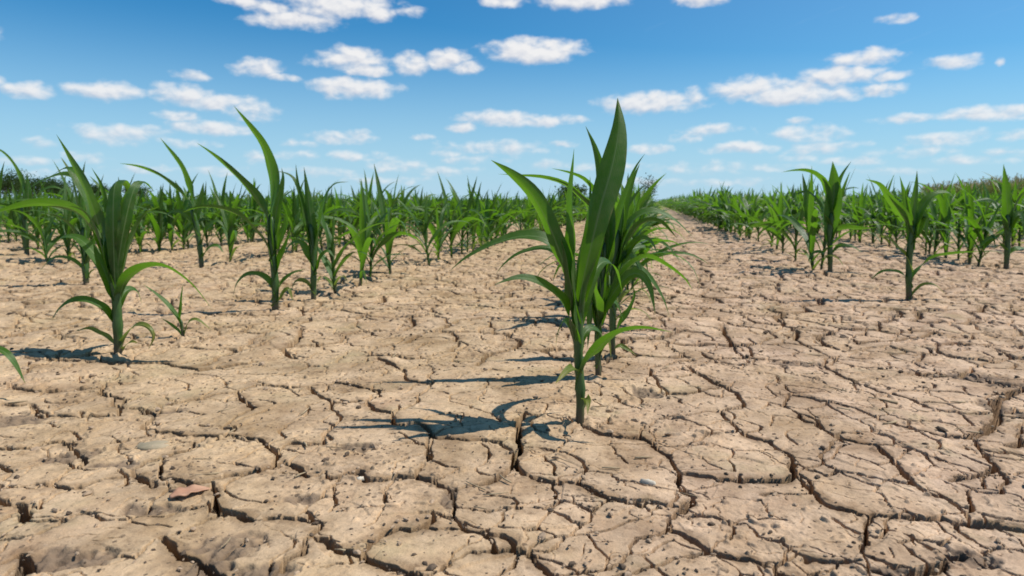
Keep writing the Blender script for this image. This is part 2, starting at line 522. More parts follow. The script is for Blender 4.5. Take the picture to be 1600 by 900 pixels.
    def voronoi(cell, xr, yr, seed):
        rg = random.Random(seed)
        pts = []
        ny = int((yr[1] - yr[0]) / cell); nx = int((xr[1] - xr[0]) / cell)
        for j in range(ny):
            for i in range(nx):
                pts.append(Vector((xr[0] + (i + 0.5 + rg.uniform(-.48, .48)) * cell, yr[0] + (j + 0.5 + rg.uniform(-.48, .48)) * cell)))
        vs, es, fs, *_ = geometry.delaunay_2d_cdt(pts, [], [], 0, 1e-6)
        cc = []
        ed = {}
        for fi, f in enumerate(fs):
            a, b, c = (vs[i] for i in f)
            d = 2 * (a.x * (b.y - c.y) + b.x * (c.y - a.y) + c.x * (a.y - b.y))
            if abs(d) < 1e-9: cc.append(None); continue
            ux = (a.length_squared * (b.y - c.y) + b.length_squared * (c.y - a.y) + c.length_squared * (a.y - b.y)) / d
            uy = (a.length_squared * (c.x - b.x) + b.length_squared * (a.x - c.x) + c.length_squared * (b.x - a.x)) / d
            cc.append((ux, uy))
            for p, q in ((f[0], f[1]), (f[1], f[2]), (f[2], f[0])):
                ed.setdefault((min(p, q), max(p, q)), []).append(fi)
        for v in ed.values():
            if len(v) == 2 and cc[v[0]] and cc[v[1]]:
                yield cc[v[0]], cc[v[1]]

    def near_traced(m, d):
        return np.min((traced[:, 0] - m[0]) ** 2 + (traced[:, 1] - m[1]) ** 2) < d * d

    for cell, xr, yr, seed, kind in ((0.105, (-5.5, 4.2), (0.1, 6.5), 3, 0), (0.045, (-2.6, 1.9), (0.2, 3.0), 5, 1), (0.02, (-1.1, .8), (0.25, 1.1), 6, 2)):
        for a, b in voronoi(cell, xr, yr, seed):
            L = math.hypot(a[0] - b[0], a[1] - b[1])
            if L > cell * 2.5 or L < 1e-4: continue
            m = ((a[0] + b[0]) / 2, (a[1] + b[1]) / 2)
            px = topx((m[0], m[1], 0))
            intr = px is not None and -30 < px[0] < 1630 and 560 < px[1] < 910
            if kind == 0:
                if intr: continue
                if near_traced(m, 0.015): continue
                if rng.random() < 0.07: continue
                hw = rng.choice((0.0010, 0.0018, 0.0026, 0.0038)) * (1 + 0.30 * min(4, math.hypot(*m))) * (0.75 if m[0] < -0.15 else 1.0)
            elif kind == 1:
                if rng.random() < (0.4 if (px and px[0] < 800) else 0.3): continue
                hw = rng.uniform(0.0004, 0.0015) * (1 + 0.3 * max(0, math.hypot(*m) - 0.7))
            else:
                if rng.random() < (0.9 if (px and px[0] < 800) else 0.74): continue
                hw = rng.uniform(0.0002, 0.0005)
            q = rag([a, b], rng, 3 if kind == 0 else 2, 0.16)
            for s, e in zip(q, q[1:]):
                stamp(s, e, hw * rng.uniform(0.6, 1.3), 0.012 if kind == 0 else 0.005)
    # heights
    H = macro(X, Y)
    big = sstep(0.0007, 0.003, hwf)
    depth = np.minimum(0.0025 + 15 * hwf, 0.062) * (1 - 0.45 * sstep(1.0, 2.2, rad))
    wall = np.maximum(hwf * 0.32, 0.0004)
    inside = 1 - sstep(-wall, wall * 0.35, sd)
    # plates: lips sag a little at big cracks, each plate a touch higher or lower
    lip = np.exp(-np.maximum(sd, 0) / 0.0055) * big
    H -= 0.0010 * lip
    # each small plate has settled to its own height
    def cells(x, y, c, seed):
        xi = np.floor(x / c).astype(np.int32); yi = np.floor(y / c).astype(np.int32)
        best = np.full(x.shape, 9e9, np.float32); hid = np.zeros(x.shape, np.float32)
        rs = np.random.RandomState(seed); ox, oy, hh = rs.rand(256) - .5, rs.rand(256) - .5, rs.rand(256) - .5
        for dx in (-1, 0, 1):
            for dy in (-1, 0, 1):
                k_ = _P2[_P2[(xi + dx) & 255] + ((yi + dy) & 255)]
                d = (x - (xi + dx + .5 + ox[k_] * .9) * c) ** 2 + (y - (yi + dy + .5 + oy[k_] * .9) * c) ** 2
                w_ = d < best
                best[w_] = d[w_]; hid[w_] = hh[k_][w_]
        return hid
    xw = X + 0.012 * gn(X / 0.06, Y / 0.06, 41) + 0.004 * gn(X / 0.018, Y / 0.018, 42); yw = Y + 0.012 * gn(X / 0.06, Y / 0.06, 43) + 0.004 * gn(X / 0.018, Y / 0.018, 44)
    mid_ = sstep(0.75, 1.5, rad) * (1 - sstep(9, 13, rad))
    H += mid_ * (0.0062 * cells(xw, yw, 0.14, 1) + 0.0036 * cells(xw, yw, 0.06, 2))
    H += (1 - mid_) * 0.0022 * cells(xw, yw, 0.05, 3) * (rad < 2)
    # soil drawn up a little round the stems of the front plants
    for (px, py) in ((906, 661), (935, 588), (957, 557), (185, 555), (287, 530), (430, 486), (490, 469), (1420, 470)):
        g = gpt(px, py)
        dd = np.hypot(X - g.x, Y - g.y) * (1 + 0.5 * gn(X / 0.02, Y / 0.02, 45))
        H += 0.004 * np.exp(-(dd / 0.022) ** 2) * (1 + 1.4 * gn(X / 0.008, Y / 0.008, 46))
    att = 1 - 0.55 * sstep(1.5, 6, rad)
    H += att * (0.0022 * gn(X / 0.055, Y / 0.055, 4) + 0.0010 * gn(X / 0.021, Y / 0.021, 5))
    rough = sstep(-0.12, 0.28, gn(X / 0.19, Y / 0.19, 6))
    rough = 0.22 + 0.95 * rough
    rough = rough * (0.8 + 0.5 * sstep(0.8, 1.8, rad))
    n1 = gn(X / 0.0085, Y / 0.0085, 7)
    H += rough * 0.0009 * n1
    H += rough * 0.0007 * gn(X / 0.0037, Y / 0.0037, 8)
    # pits pecked into the crust, and crumbs stuck on it
    pit = sstep(0.42, 0.56, gn(X / 0.013, Y / 0.013, 9) + 0.16 * gn(X / 0.1, Y / 0.1, 10))
    H -= 0.0034 * pit * rough
    cr = sstep(0.33, 0.47, gn(X / 0.011, Y / 0.011, 12) + 0.25 * gn(X / 0.16, Y / 0.16, 13))
    H += 0.0030 * cr * rough
    # further off the field is cloddy
    cl = sstep(1.0, 2.4, rad) * sstep(14, 7, rad) if False else sstep(0.9, 2.2, rad) * (1 - sstep(8, 14, rad))
    H += cl * (0.009 * np.maximum(0, gn(X / 0.06, Y / 0.06, 14) - 0.12) * 2 + 0.007 * np.abs(gn(X / 0.11, Y / 0.05, 15)))
    # torn, crumbled soil at the lower left and right edge
    damp = np.zeros_like(H)
    for (px, py, rx, ry) in ((335, 880, 62, 40), (90, 880, 90, 16), (230, 800, 60, 9), (180, 730, 50, 6), (480, 780, 40, 8), (400, 905, 60, 22), (30, 655, 60, 9), (110, 715, 45, 8), (560, 700, 40, 7), (250, 640, 35, 5), (1010, 610, 25, 8), (1240, 570, 50, 6), (1390, 890, 30, 9), (1515, 868, 34, 17), (1300, 900, 40, 10), (1530, 590, 40, 12), (1560, 640, 18, 14), (705, 772, 14, 22)):
        c = gpt(px, py); a = gpt(px + rx, py); b = gpt(px, py - ry)
        lx = (a - c).length; ly = (b - c).length
        u = (X - c.x) * RIGHT.x + (Y - c.y) * RIGHT.y; v = (X - c.x) * FWD.x + (Y - c.y) * FWD.y
        d = np.sqrt((u / lx) ** 2 + (v / ly) ** 2) + 0.9 * gn(X / 0.03, Y / 0.03, 16) + 0.5 * gn(X / 0.01, Y / 0.01, 17)
        damp = np.maximum(damp, 1 - sstep(0.55, 1.0, d))
    H += damp * (0.006 * gn(X / 0.012, Y / 0.012, 18) + 0.004 * gn(X / 0.006, Y / 0.006, 19) - 0.003)
    H -= depth * inside * (1 - 0.25 * (gn(X / 0.02, Y / 0.02, 20) + 0.4))
    H[rad > 20] = (macro(X, Y))[rad > 20]
    # the plates have curled and pulled back below their lips: the walls are undercut
    ss = np.minimum(sd, 0.012)
    for _ in range(3):
        ss = (np.roll(ss, 1, 0) + 2 * ss + np.roll(ss, -1, 0)) / 4
        ss = (np.roll(ss, 1, 1) + 2 * ss + np.roll(ss, -1, 1)) / 4
    g_r = np.gradient(ss, axis=0) / step[:, None]
    g_t = np.gradient(ss, axis=1) / (0.00162 * rad)
    gl = np.sqrt(g_r * g_r + g_t * g_t) + 1e-6
    g_r /= np.maximum(gl, 0.5); g_t /= np.maximum(gl, 0.5)
    U = np.minimum(0.0008 + 2.2 * hwf, 0.0095) * inside * (1 - 0.8 * sstep(0.95, 1.7, rad)) * (np.arange(nt)[None, :] < nf - 2) * (np.arange(nt)[None, :] > 1)
    ct = np.cos(th)[None, :]; st = np.sin(th)[None, :]
    X = X + ((g_r * ct - g_t * st) * U).astype(np.float32)
    Y = Y + ((g_r * st + g_t * ct) * U).astype(np.float32)
    # mesh
    co = np.stack([X, Y, H], -1).reshape(-1, 3).astype(np.float32)
    i = np.arange(nr - 1)[:, None]; j = np.arange(nt)[None, :]
    j2 = (j + 1) % nt
    quads = np.stack([i * nt + j, (i + 1) * nt + j, (i + 1) * nt + j2, i * nt + j2], -1).reshape(-1, 4).astype(np.int32)
    # orientation: theta grows anticlockwise, so r-then-theta winds upward
    nq = len(quads)
    cap = list(range(nt))
    me = bpy.data.meshes.new('ground')
    me.vertices.add(len(co)); me.vertices.foreach_set('co', co.ravel())
    loops = np.concatenate([quads.ravel(), np.array(cap, np.int32)])
    me.loops.add(len(loops)); me.loops.foreach_set('vertex_index', loops)
    me.polygons.add(nq + 1)
    ls = np.concatenate([np.arange(nq, dtype=np.int32) * 4, np.array([nq * 4], np.int32)])
    me.polygons.foreach_set('loop_start', ls)
    me.update(calc_edges=True)
    me.polygons.foreach_set('use_smooth', np.ones(nq + 1, dtype=bool))
    at = me.attributes.new('damp', 'FLOAT', 'POINT')
    at.data.foreach_set('value', (damp * 0.72).astype(np.float32).ravel())
    # local contrast painted into the colour: plates paler inside, browner towards cracks; ochre soil left of the row
    plate_contrast = sstep(0.0005, 0.0135, sd + 0.004 * gn(X / 0.02, Y / 0.02, 51)) * big + (1 - big) * 1.0
    plate_contrast = plate_contrast * (0.75 + 0.5 * gn(X / 0.07, Y / 0.07, 52) + 0.35 * gn(X / 0.018, Y / 0.018, 53))
    at = me.attributes.new('plate_contrast', 'FLOAT', 'POINT')
    at.data.foreach_set('value', np.clip(plate_contrast, 0, 1).astype(np.float32).ravel())
    ochre = sstep(0.12, -0.35, X + 0.35 * gn(X / 0.35, Y / 0.35, 54)) if False else 1 - sstep(-0.38, 0.12, X + 0.35 * gn(X / 0.35, Y / 0.35, 54))
    at = me.attributes.new('ochre', 'FLOAT', 'POINT')
    at.data.foreach_set('value', ochre.astype(np.float32).ravel())
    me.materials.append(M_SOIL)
    o = bpy.data.objects.new('ground', me)
    col.objects.link(o)
    tag(o, 'dry cracked tan soil of the corn field', 'ground', kind='structure')
    print('ground', nr, nt, len(co), 'verts', round(time.time() - T0, 1), 's')
    return o


build_ground()

# ------------------------------------------------------------------ leaves and stalks
def catmull(pts, n):
    P = [Vector(p) for p in pts]
    P = [P[0] * 2 - P[1]] + P + [P[-1] * 2 - P[-2]]
    seg = len(P) - 3
    out = []
    for s in range(n + 1):
        t = s / n * seg
        i = min(int(t), seg - 1); f = t - i
        a, b, c, d = P[i:i + 4]
        out.append(0.5 * ((2 * b) + (c - a) * f + (2 * a - 5 * b + 4 * c - d) * f * f + (3 * b - a - 3 * c + d) * f ** 3))
    # even spacing along the length
    L = [0]
    for p, q in zip(out, out[1:]): L.append(L[-1] + (q - p).length)
    res = []
    k = 0
    for s in range(n + 1):
        t = L[-1] * s / n
        while k < n - 1 and L[k + 1] < t: k += 1
        f = (t - L[k]) / max(1e-9, L[k + 1] - L[k])
        res.append(out[k].lerp(out[k + 1], min(1, max(0, f))))
    return res, L[-1]


def leaf_geo(path, W, rng, nseg=22, across=6, out=None, tilt=0.0, tilt0=0.0, side=None, phi0=3.6, phi1=0.75, wrap=0.16, wave=0.10, twist=0.0, peak=0.36, rbase=None, wb=0.6):
    """a grass blade: it starts as a sheath wrapped round the stalk, opens to a trough and tapers to a point.
    tilt leans the upper face towards the direction side."""
    P, L = catmull(path, nseg)
    if out is None:
        d = P[-1] - P[0]
        out = Vector((d.x, d.y, 0))
    out = Vector((out[0], out[1], 0)).normalized()
    UP = Vector((0, 0, 1))
    v = []; uv = []; f = []
    ph = rng.uniform(0, 6.28); wf = rng.uniform(3.5, 6)
    for s in range(nseg + 1):
        t = s / nseg
        T = (P[min(s + 1, nseg)] - P[max(s - 1, 0)]).normalized()
        N = (-T.dot(UP)) * out + T.dot(out) * UP
        N = (N - T * N.dot(T))
        if N.length < 1e-4: N = -out
        N.normalize()
        k = min(1, max(0, (t - wrap * 0.6) / 0.3)); k = k * k * (3 - 2 * k)
        a = tilt0 * (1 - k) + tilt * k
        if abs(a) > 1e-4 and side is not None:
            C = side - T * side.dot(T)
            if C.length > 1e-3:
                C.normalize()
                N = (N * math.cos(a) + C * math.sin(a))
                N = (N - T * N.dot(T)).normalized()
        if twist:
            N = Matrix.Rotation(twist * k * t, 3, T) @ N
        S = T.cross(N)
        o = min(1, t / max(wrap, 1e-3)); o = o * o * (3 - 2 * o)
        phi = phi0 * (1 - o) + phi1 * o
        phi *= 1 - 0.5 * max(0, (t - 0.5)) * 2 * 0.6
        if t < peak: w = wb + (1 - wb) * math.sin(t / peak * math.pi / 2)
        else:
            q = (t - peak) / (1 - peak)
            w = (1 - q ** 1.75) * (1 - 0.10 * q)
        w = max(w, 0.012) * W
        if rbase is not None and o < 1:
            w = (phi0 * rbase * (0.86 + 0.3 * o)) * (1 - o) + w * o
        Rr = w / phi
        am = wave * w * (0.3 + 0.7 * math.sin(min(1, t * 1.4) * math.pi))
        for c in range(across + 1):
            u = c / across * 2 - 1
            ang = u * phi / 2
            off = S * (Rr * math.sin(ang)) + N * (Rr * (1 - math.cos(ang)))
            off += N * (am * abs(u) ** 2 * math.sin(ph + t * wf * 6.28 * 0.5 + (1.7 if u > 0 else 0)))
            # keel of the midrib
            off -= N * (0.03 * w * max(0, 1 - abs(u) * 4) * o)
            v.append(P[s] + off); uv.append((c / across, t))
    n1 = across + 1
    for s in range(nseg):
        for c in range(across):
            b = s * n1 + c
            f.append((b, b + 1, b + n1 + 1, b + n1))
    return v, f, uv


def tube_geo(path, radii, nring=10, nseg=None):
    P = [Vector(p) for p in path]
    v = []; f = []; uv = []
    n = len(P)
    for i, p in enumerate(P):
        T = (P[min(i + 1, n - 1)] - P[max(i - 1, 0)]).normalized()
        A = T.cross(Vector((1, 0.13, 0)));
        if A.length < 0.05: A = T.cross(Vector((0, 1, 0.1)))
        A.normalize()
        B = T.cross(A)
        for k in range(nring):
            a = 2 * math.pi * k / nring
            v.append(p + (A * math.cos(a) + B * math.sin(a)) * radii[i])
            uv.append((k / nring, i / (n - 1)))
    for i in range(n - 1):
        for k in range(nring):
            k2 = (k + 1) % nring
            f.append((i * nring + k, i * nring + k2, (i + 1) * nring + k2, (i + 1) * nring + k))
    f.append(tuple(range(nring))[::-1])
    f.append(tuple((n - 1) * nring + k for k in range(nring)))
    return v, f, uv


def stalk_geo(path, r0, r1, rng, n=18, ring=12):
    P, L = catmull(path, n)
    rad = []
    for s in range(n + 1):
        t = s / n
        r = r0 * (1 - t) + r1 * t
        r *= 1 + 0.13 * max(0, math.sin(t * 19 + 0.5)) ** 10 + 0.10 * (1 - ((t * 3.03 + 0.1) % 1.0))
        r *= rng.uniform(0.96, 1.04)
        if s == 0: r *= 1.12
        if s == n: r *= 0.35
        rad.append(r)
    return tube_geo(P, rad, ring)


def empty(name, loc, rz=0.0):
    o = bpy.data.objects.new(name, None)
    o.empty_display_size = 0.05
    col.objects.link(o)
    o.location = loc
    o.rotation_euler.z = rz
    return o


GRP_ALL = 'young corn plants in rows'
PLANTED = []


def hero(base, label, stalk, leaves, r_px=(9, 11), seed=1, group=None, extra=None):
    """a plant traced in the photo: every blade gets its own depth, width and lean"""
    rng = random.Random(seed)
    B = gpt(*base)
    B.z = gz(B)
    z = B.dot(FWD)
    root = empty('corn_plant', B)
    tag(root, label, 'corn plant', group or GRP_ALL)
    PLANTED.append((B.x, B.y))
    tocam = (Vector((-B.x, -B.y, 0))).normalized()
    sp = [B + Vector((0, 0, -0.03))] + [ppt(p[0], p[1], z + (p[2] if len(p) > 2 else 0)) for p in stalk]
    sp[1].z = max(sp[1].z, B.z + 0.001)
    k = z / FPX
    mb = MB(); mb.add(*stalk_geo([p - B for p in sp], r_px[0] * 0.68 * k, r_px[1] * 0.64 * k, rng))
    mb.build('stalk', M_STALK, root)
    for lf in leaves:
        pts = [ppt(p[0], p[1], z + (p[2] if len(p) > 2 else 0.0)) - B for p in lf['p']]
        a = R(lf.get('tilt', 25))
        face = lf.get('face')
        od = None
        if lf.get('od') == 'right': od = RIGHT
        if face == 'near': od = tocam
        elif face == 'far': od = -tocam
        if face:
            W = lf['w'] * k * 1.08
        else:
            W = lf['w'] * k / (abs(math.sin(a)) * 0.92 + 0.10)
            W = min(W, 0.036)
        if 'W' in lf: W = lf['W']
        sid = tocam
        if face: sid = RIGHT.copy()
        g = leaf_geo(pts, W, rng, nseg=lf.get('n', 24), across=8, out=od, tilt=a if not face else R(lf.get('tilt', 0)), side=sid,
                     phi0=lf.get('phi0', 3.4), phi1=lf.get('phi1', 0.9 if not face else 1.1), wrap=lf.get('wrap', 0.2),
                     wave=lf.get('wave', 0.09), twist=R(lf.get('twist', 0)), peak=lf.get('peak', 0.36), rbase=lf.get('rb', r_px[1] * 0.68 * k), wb=lf.get('wb', 0.5))
        mb = MB(); mb.add(*g)
        mb.build('leaf', M_OLD if lf.get('old') else M_LEAF, root)
    return root, B, z


def arch(z0, az, length, a0, a1, n=6, side=0.0, r=0.004):
    """blade midrib leaving the stalk at a0 from vertical and bending to a1"""
    p = Vector((math.cos(az) * r, math.sin(az) * r, z0 - length * 0.10))
    pts = [p.copy(), Vector((math.cos(az) * r * 1.3, math.sin(az) * r * 1.3, z0))]
    p = pts[-1].copy()
    for i in range(n):
        t = (i + 0.5) / n
        a = a0 + (a1 - a0) * t ** 1.35
        d = Vector((math.cos(az + side * t) * math.sin(a), math.sin(az + side * t) * math.sin(a), math.cos(a)))
        p = p + d * (length / n)
        pts.append(p.copy())
    return pts


def plant_leaves(rng, H=0.34, droop=1.0):
    """midribs of a young maize plant about H tall, two ranks of blades"""
    az0 = rng.uniform(0, 6.28)
    L = []
    n = rng.choice((8, 9, 9, 10))
    wilt = rng.choice((1.0, 1.0, 1.12, 1.25))
    for i in range(n):
        t = i / (n - 1)
        az = az0 + (math.pi if i % 2 else 0) + rng.uniform(-0.5, 0.5)
        z0 = H * (0.05 + 0.38 * t)
        if t < 0.25:
            ln = H * rng.uniform(0.38, 0.62); a0 = R(rng.uniform(30, 50)); a1 = R(rng.uniform(110, 165)); w = rng.uniform(0.011, 0.017)
        elif t < 0.7:
            ln = H * rng.uniform(0.72, 1.08); a0 = R(rng.uniform(20, 36)); a1 = R(rng.uniform(95, 150) * droop); w = rng.uniform(0.017, 0.029); a1 = min(a1 * wilt, R(170))
        else:
            ln = H * rng.uniform(0.55, 0.80); a0 = R(rng.uniform(3, 16)); a1 = R(rng.choice((rng.uniform(10, 40), rng.uniform(40, 110)))); w = rng.uniform(0.018, 0.030)
        L.append((arch(z0, az, ln, a0, a1, side=rng.uniform(-0.4, 0.4)), w, t, z0, az))
    return L


def gen_plant(seed, parts=True, H=0.34, droop=1.0, nseg=14, across=4):
    rng = random.Random(seed)
    LV = plant_leaves(rng, H, droop)
    lean = rng.uniform(-0.01, 0.01), rng.uniform(-0.01, 0.01)
    sp = [(0, 0, -0.03), (0, 0, 0), (lean[0] * .5, lean[1] * .5, H * 0.25), (lean[0], lean[1], H * 0.5)]
    sg = stalk_geo(sp, 0.0046, 0.0050, rng, 14, 8)
    geos = []
    for pts, w, t, z0, az in LV:
        pts = [p + Vector((lean[0], lean[1], 0)) * min(1, z0 / (H * 0.5)) for p in pts]
        s = Vector((-math.sin(az), math.cos(az), 0))
        geos.append((leaf_geo(pts, w, rng, nseg, across, tilt=rng.uniform(-0.5, 0.5), side=s, wave=0.12, twist=rng.uniform(-0.6, 0.6), rbase=0.0058, wb=.5), t))
    if parts:
        root = empty('corn_plant', (0, 0, 0))
        mb = MB(); mb.add(*sg); mb.build('stalk', M_STALK, root)
        for g, t in geos:
            mb = MB(); mb.add(*g); mb.build('leaf', M_OLD if (t < 0.2 and rng.random() < 0.6) else M_LEAF, root)
        return root
    mb = MB(); mb.add(*sg, mi=1)
    for g, t in geos: mb.add(*g, mi=2 if (t < 0.15 and rng.random() < 0.5) else 0)
    return mb.build('corn_plant', [M_LEAF, M_STALK, M_OLD])


# ---- the tall plant in front
hero((906, 661), 'tallest and nearest corn plant, broad dark blades, standing alone in front at the centre',
     [(906, 660), (907, 610), (904, 560), (904, 505), (906, 455)],
     [dict(p=[(905, 505, -.004), (908, 455, -.007), (920, 400, -.012), (938, 325, -.014), (957, 258, -.006), (967, 200, .01), (965, 153, .025)], w=40, face='near', phi1=1.4, rb=.0055, peak=.64, wb=0.0, tilt=4, wave=.14),
      dict(p=[(903, 510, -.006), (899, 455, -.010), (897, 394, -.014), (893, 319, -.012), (897, 232, -.004)], w=17, W=.031, od='right', tilt=14, phi1=1.2, wrap=.3, peak=.45, wb=.4),
      dict(p=[(902, 505), (893, 455, -.004), (877, 400, -.006), (855, 345, -.004), (829, 300, 0), (797, 270, .004), (767, 250, .008)], w=30, tilt=-60, phi1=1.5, peak=.58, wb=.22, wave=.14),
      dict(p=[(910, 470, .006), (925, 400, .012), (938, 330, .016), (940, 280, .02), (931, 235, .025), (915, 197, .03)], w=25, face='far', phi1=1.0),
      dict(p=[(898, 500, .004), (885, 440, .01), (862, 380, .016), (823, 368, .02), (774, 379, .02), (729, 402, .02), (701, 425, .018)], w=17, tilt=30),
      dict(p=[(899, 560), (896, 525, -.003), (884, 478, -.014), (858, 449, -.026), (831, 436, -.036), (805, 434, -.045), (772, 445, -.052)], w=19, tilt=38),
      dict(p=[(908, 610), (912, 572, -.004), (935, 543, -.018), (967, 519, -.034), (1005, 512, -.046), (1050, 519, -.055)], w=15, tilt=-35),
      dict(p=[(905, 600), (901, 577, -.006), (888, 578, -.026), (867, 600, -.05)], w=9, tilt=30, old=True),
      dict(p=[(908, 640), (914, 622, -.006), (919, 626, -.026), (918, 648, -.042)], w=8, tilt=35, old=True),
      dict(p=[(906, 520, .006), (914, 470, .02), (926, 430, .045), (944, 408, .075), (962, 420, .10), (972, 455, .115)], w=14, tilt=30),
      dict(p=[(903, 500, .006), (893, 440, .02), (880, 390, .04), (862, 350, .06), (846, 330, .075)], w=16, tilt=35),
      dict(p=[(906, 480, .008), (912, 420, .02), (922, 360, .034), (934, 310, .045), (952, 280, .055)], w=16, tilt=40),
      dict(p=[(905, 530, -.004), (900, 490, -.008), (890, 440, -.012), (884, 400, -.012), (876, 372, -.008)], w=12, W=.026, od='right', tilt=18, phi1=1.2),
      dict(p=[(905, 560, .004), (910, 530, .012), (922, 512, .025), (938, 520, .04), (946, 545, .05)], w=10, tilt=40),
      dict(p=[(904, 545, .004), (896, 520, .01), (884, 500, .02), (872, 520, .03), (868, 545, .034)], w=7, tilt=30),
      ], r_px=(9.6, 11.5), seed=3)

# ---- the second and third plants of the centre row
hero((935, 588), 'second corn plant of the centre row, half hidden right behind the tallest one',
     [(935, 587), (934, 546), (936, 490), (941, 430), (946, 380)],
     [dict(p=[(936, 480), (944, 430), (955, 380), (966, 335), (978, 300), (993, 262), (1008, 240)], w=13, tilt=35),
      dict(p=[(938, 470), (946, 400), (940, 340), (908, 308), (884, 288), (850, 277), (815, 274), (778, 272)], w=11, tilt=-30, phi1=.7),
      dict(p=[(940, 430), (938, 370), (930, 305), (914, 281), (891, 270), (862, 263)], w=11, tilt=-40),
      dict(p=[(934, 520), (948, 470), (969, 432), (993, 408), (1014, 401), (1042, 414), (1069, 434), (1082, 453)], w=12, tilt=-32),
      dict(p=[(934, 540), (942, 490), (958, 458), (980, 432), (999, 428), (1015, 448), (1024, 492)], w=20, tilt=60),
      dict(p=[(934, 520), (925, 470), (900, 430), (860, 390), (815, 394), (788, 412), (774, 430)], w=11, tilt=28),
      dict(p=[(941, 440), (950, 380), (952, 320), (946, 270)], w=22, face='near', tilt=35),
      dict(p=[(938, 500), (936, 440), (930, 370), (924, 310), (922, 275)], w=12, W=.030, od='right', tilt=20, phi1=1.1),
      dict(p=[(936, 500, -.004), (928, 450, -.02), (915, 420, -.035), (905, 425, -.045)], w=12, W=.022, tilt=30),
      dict(p=[(937, 520, .004), (945, 480, .01), (960, 470, .02), (974, 500, .025)], w=12, tilt=40),
      dict(p=[(936, 545), (930, 500), (925, 470), (921, 510), (918, 545)], w=14, tilt=40),
      dict(p=[(935, 575), (940, 545), (950, 530), (955, 560)], w=8, tilt=40, old=True),
      ], r_px=(6.5, 9), seed=5)
hero((957, 557), 'third corn plant of the centre row, arching blades to the right of the tallest one',
     [(957, 556), (957, 510), (958, 450), (962, 400), (966, 360)],
     [dict(p=[(961, 430), (970, 375), (990, 342), (1020, 330), (1052, 342), (1085, 373)], w=11, tilt=25),
      dict(p=[(958, 480), (965, 440), (985, 415), (1012, 430), (1034, 462), (1046, 495)], w=10, tilt=35),
      dict(p=[(963, 400), (972, 340), (985, 290), (1000, 255)], w=16, face='near', tilt=20),
      dict(p=[(962, 410), (955, 350), (950, 300), (940, 265)], w=14, face='far', tilt=30),
      dict(p=[(960, 460), (966, 400), (974, 340), (972, 285)], w=12, W=.030, od='right', tilt=15, phi1=1.1),
      dict(p=[(960, 430), (975, 385), (1000, 350), (1030, 345), (1058, 372)], w=12, tilt=-35),
      dict(p=[(959, 480), (948, 440), (930, 400), (912, 385), (900, 395)], w=12, tilt=35),
      dict(p=[(961, 440), (968, 410), (984, 395), (1000, 420), (1004, 450)], w=11, tilt=50),
      dict(p=[(960, 450), (976, 400), (1000, 372), (1018, 378), (1028, 400)], w=12, tilt=40),
      dict(p=[(957, 530), (970, 505), (985, 480), (992, 460), (988, 445)], w=7, tilt=30),
      dict(p=[(957, 550), (968, 540), (985, 548), (995, 556)], w=7, tilt=60, old=True),
      dict(p=[(958, 500), (945, 450), (930, 430), (925, 470)], w=12, tilt=45),
      ], r_px=(6.5, 8), seed=8)

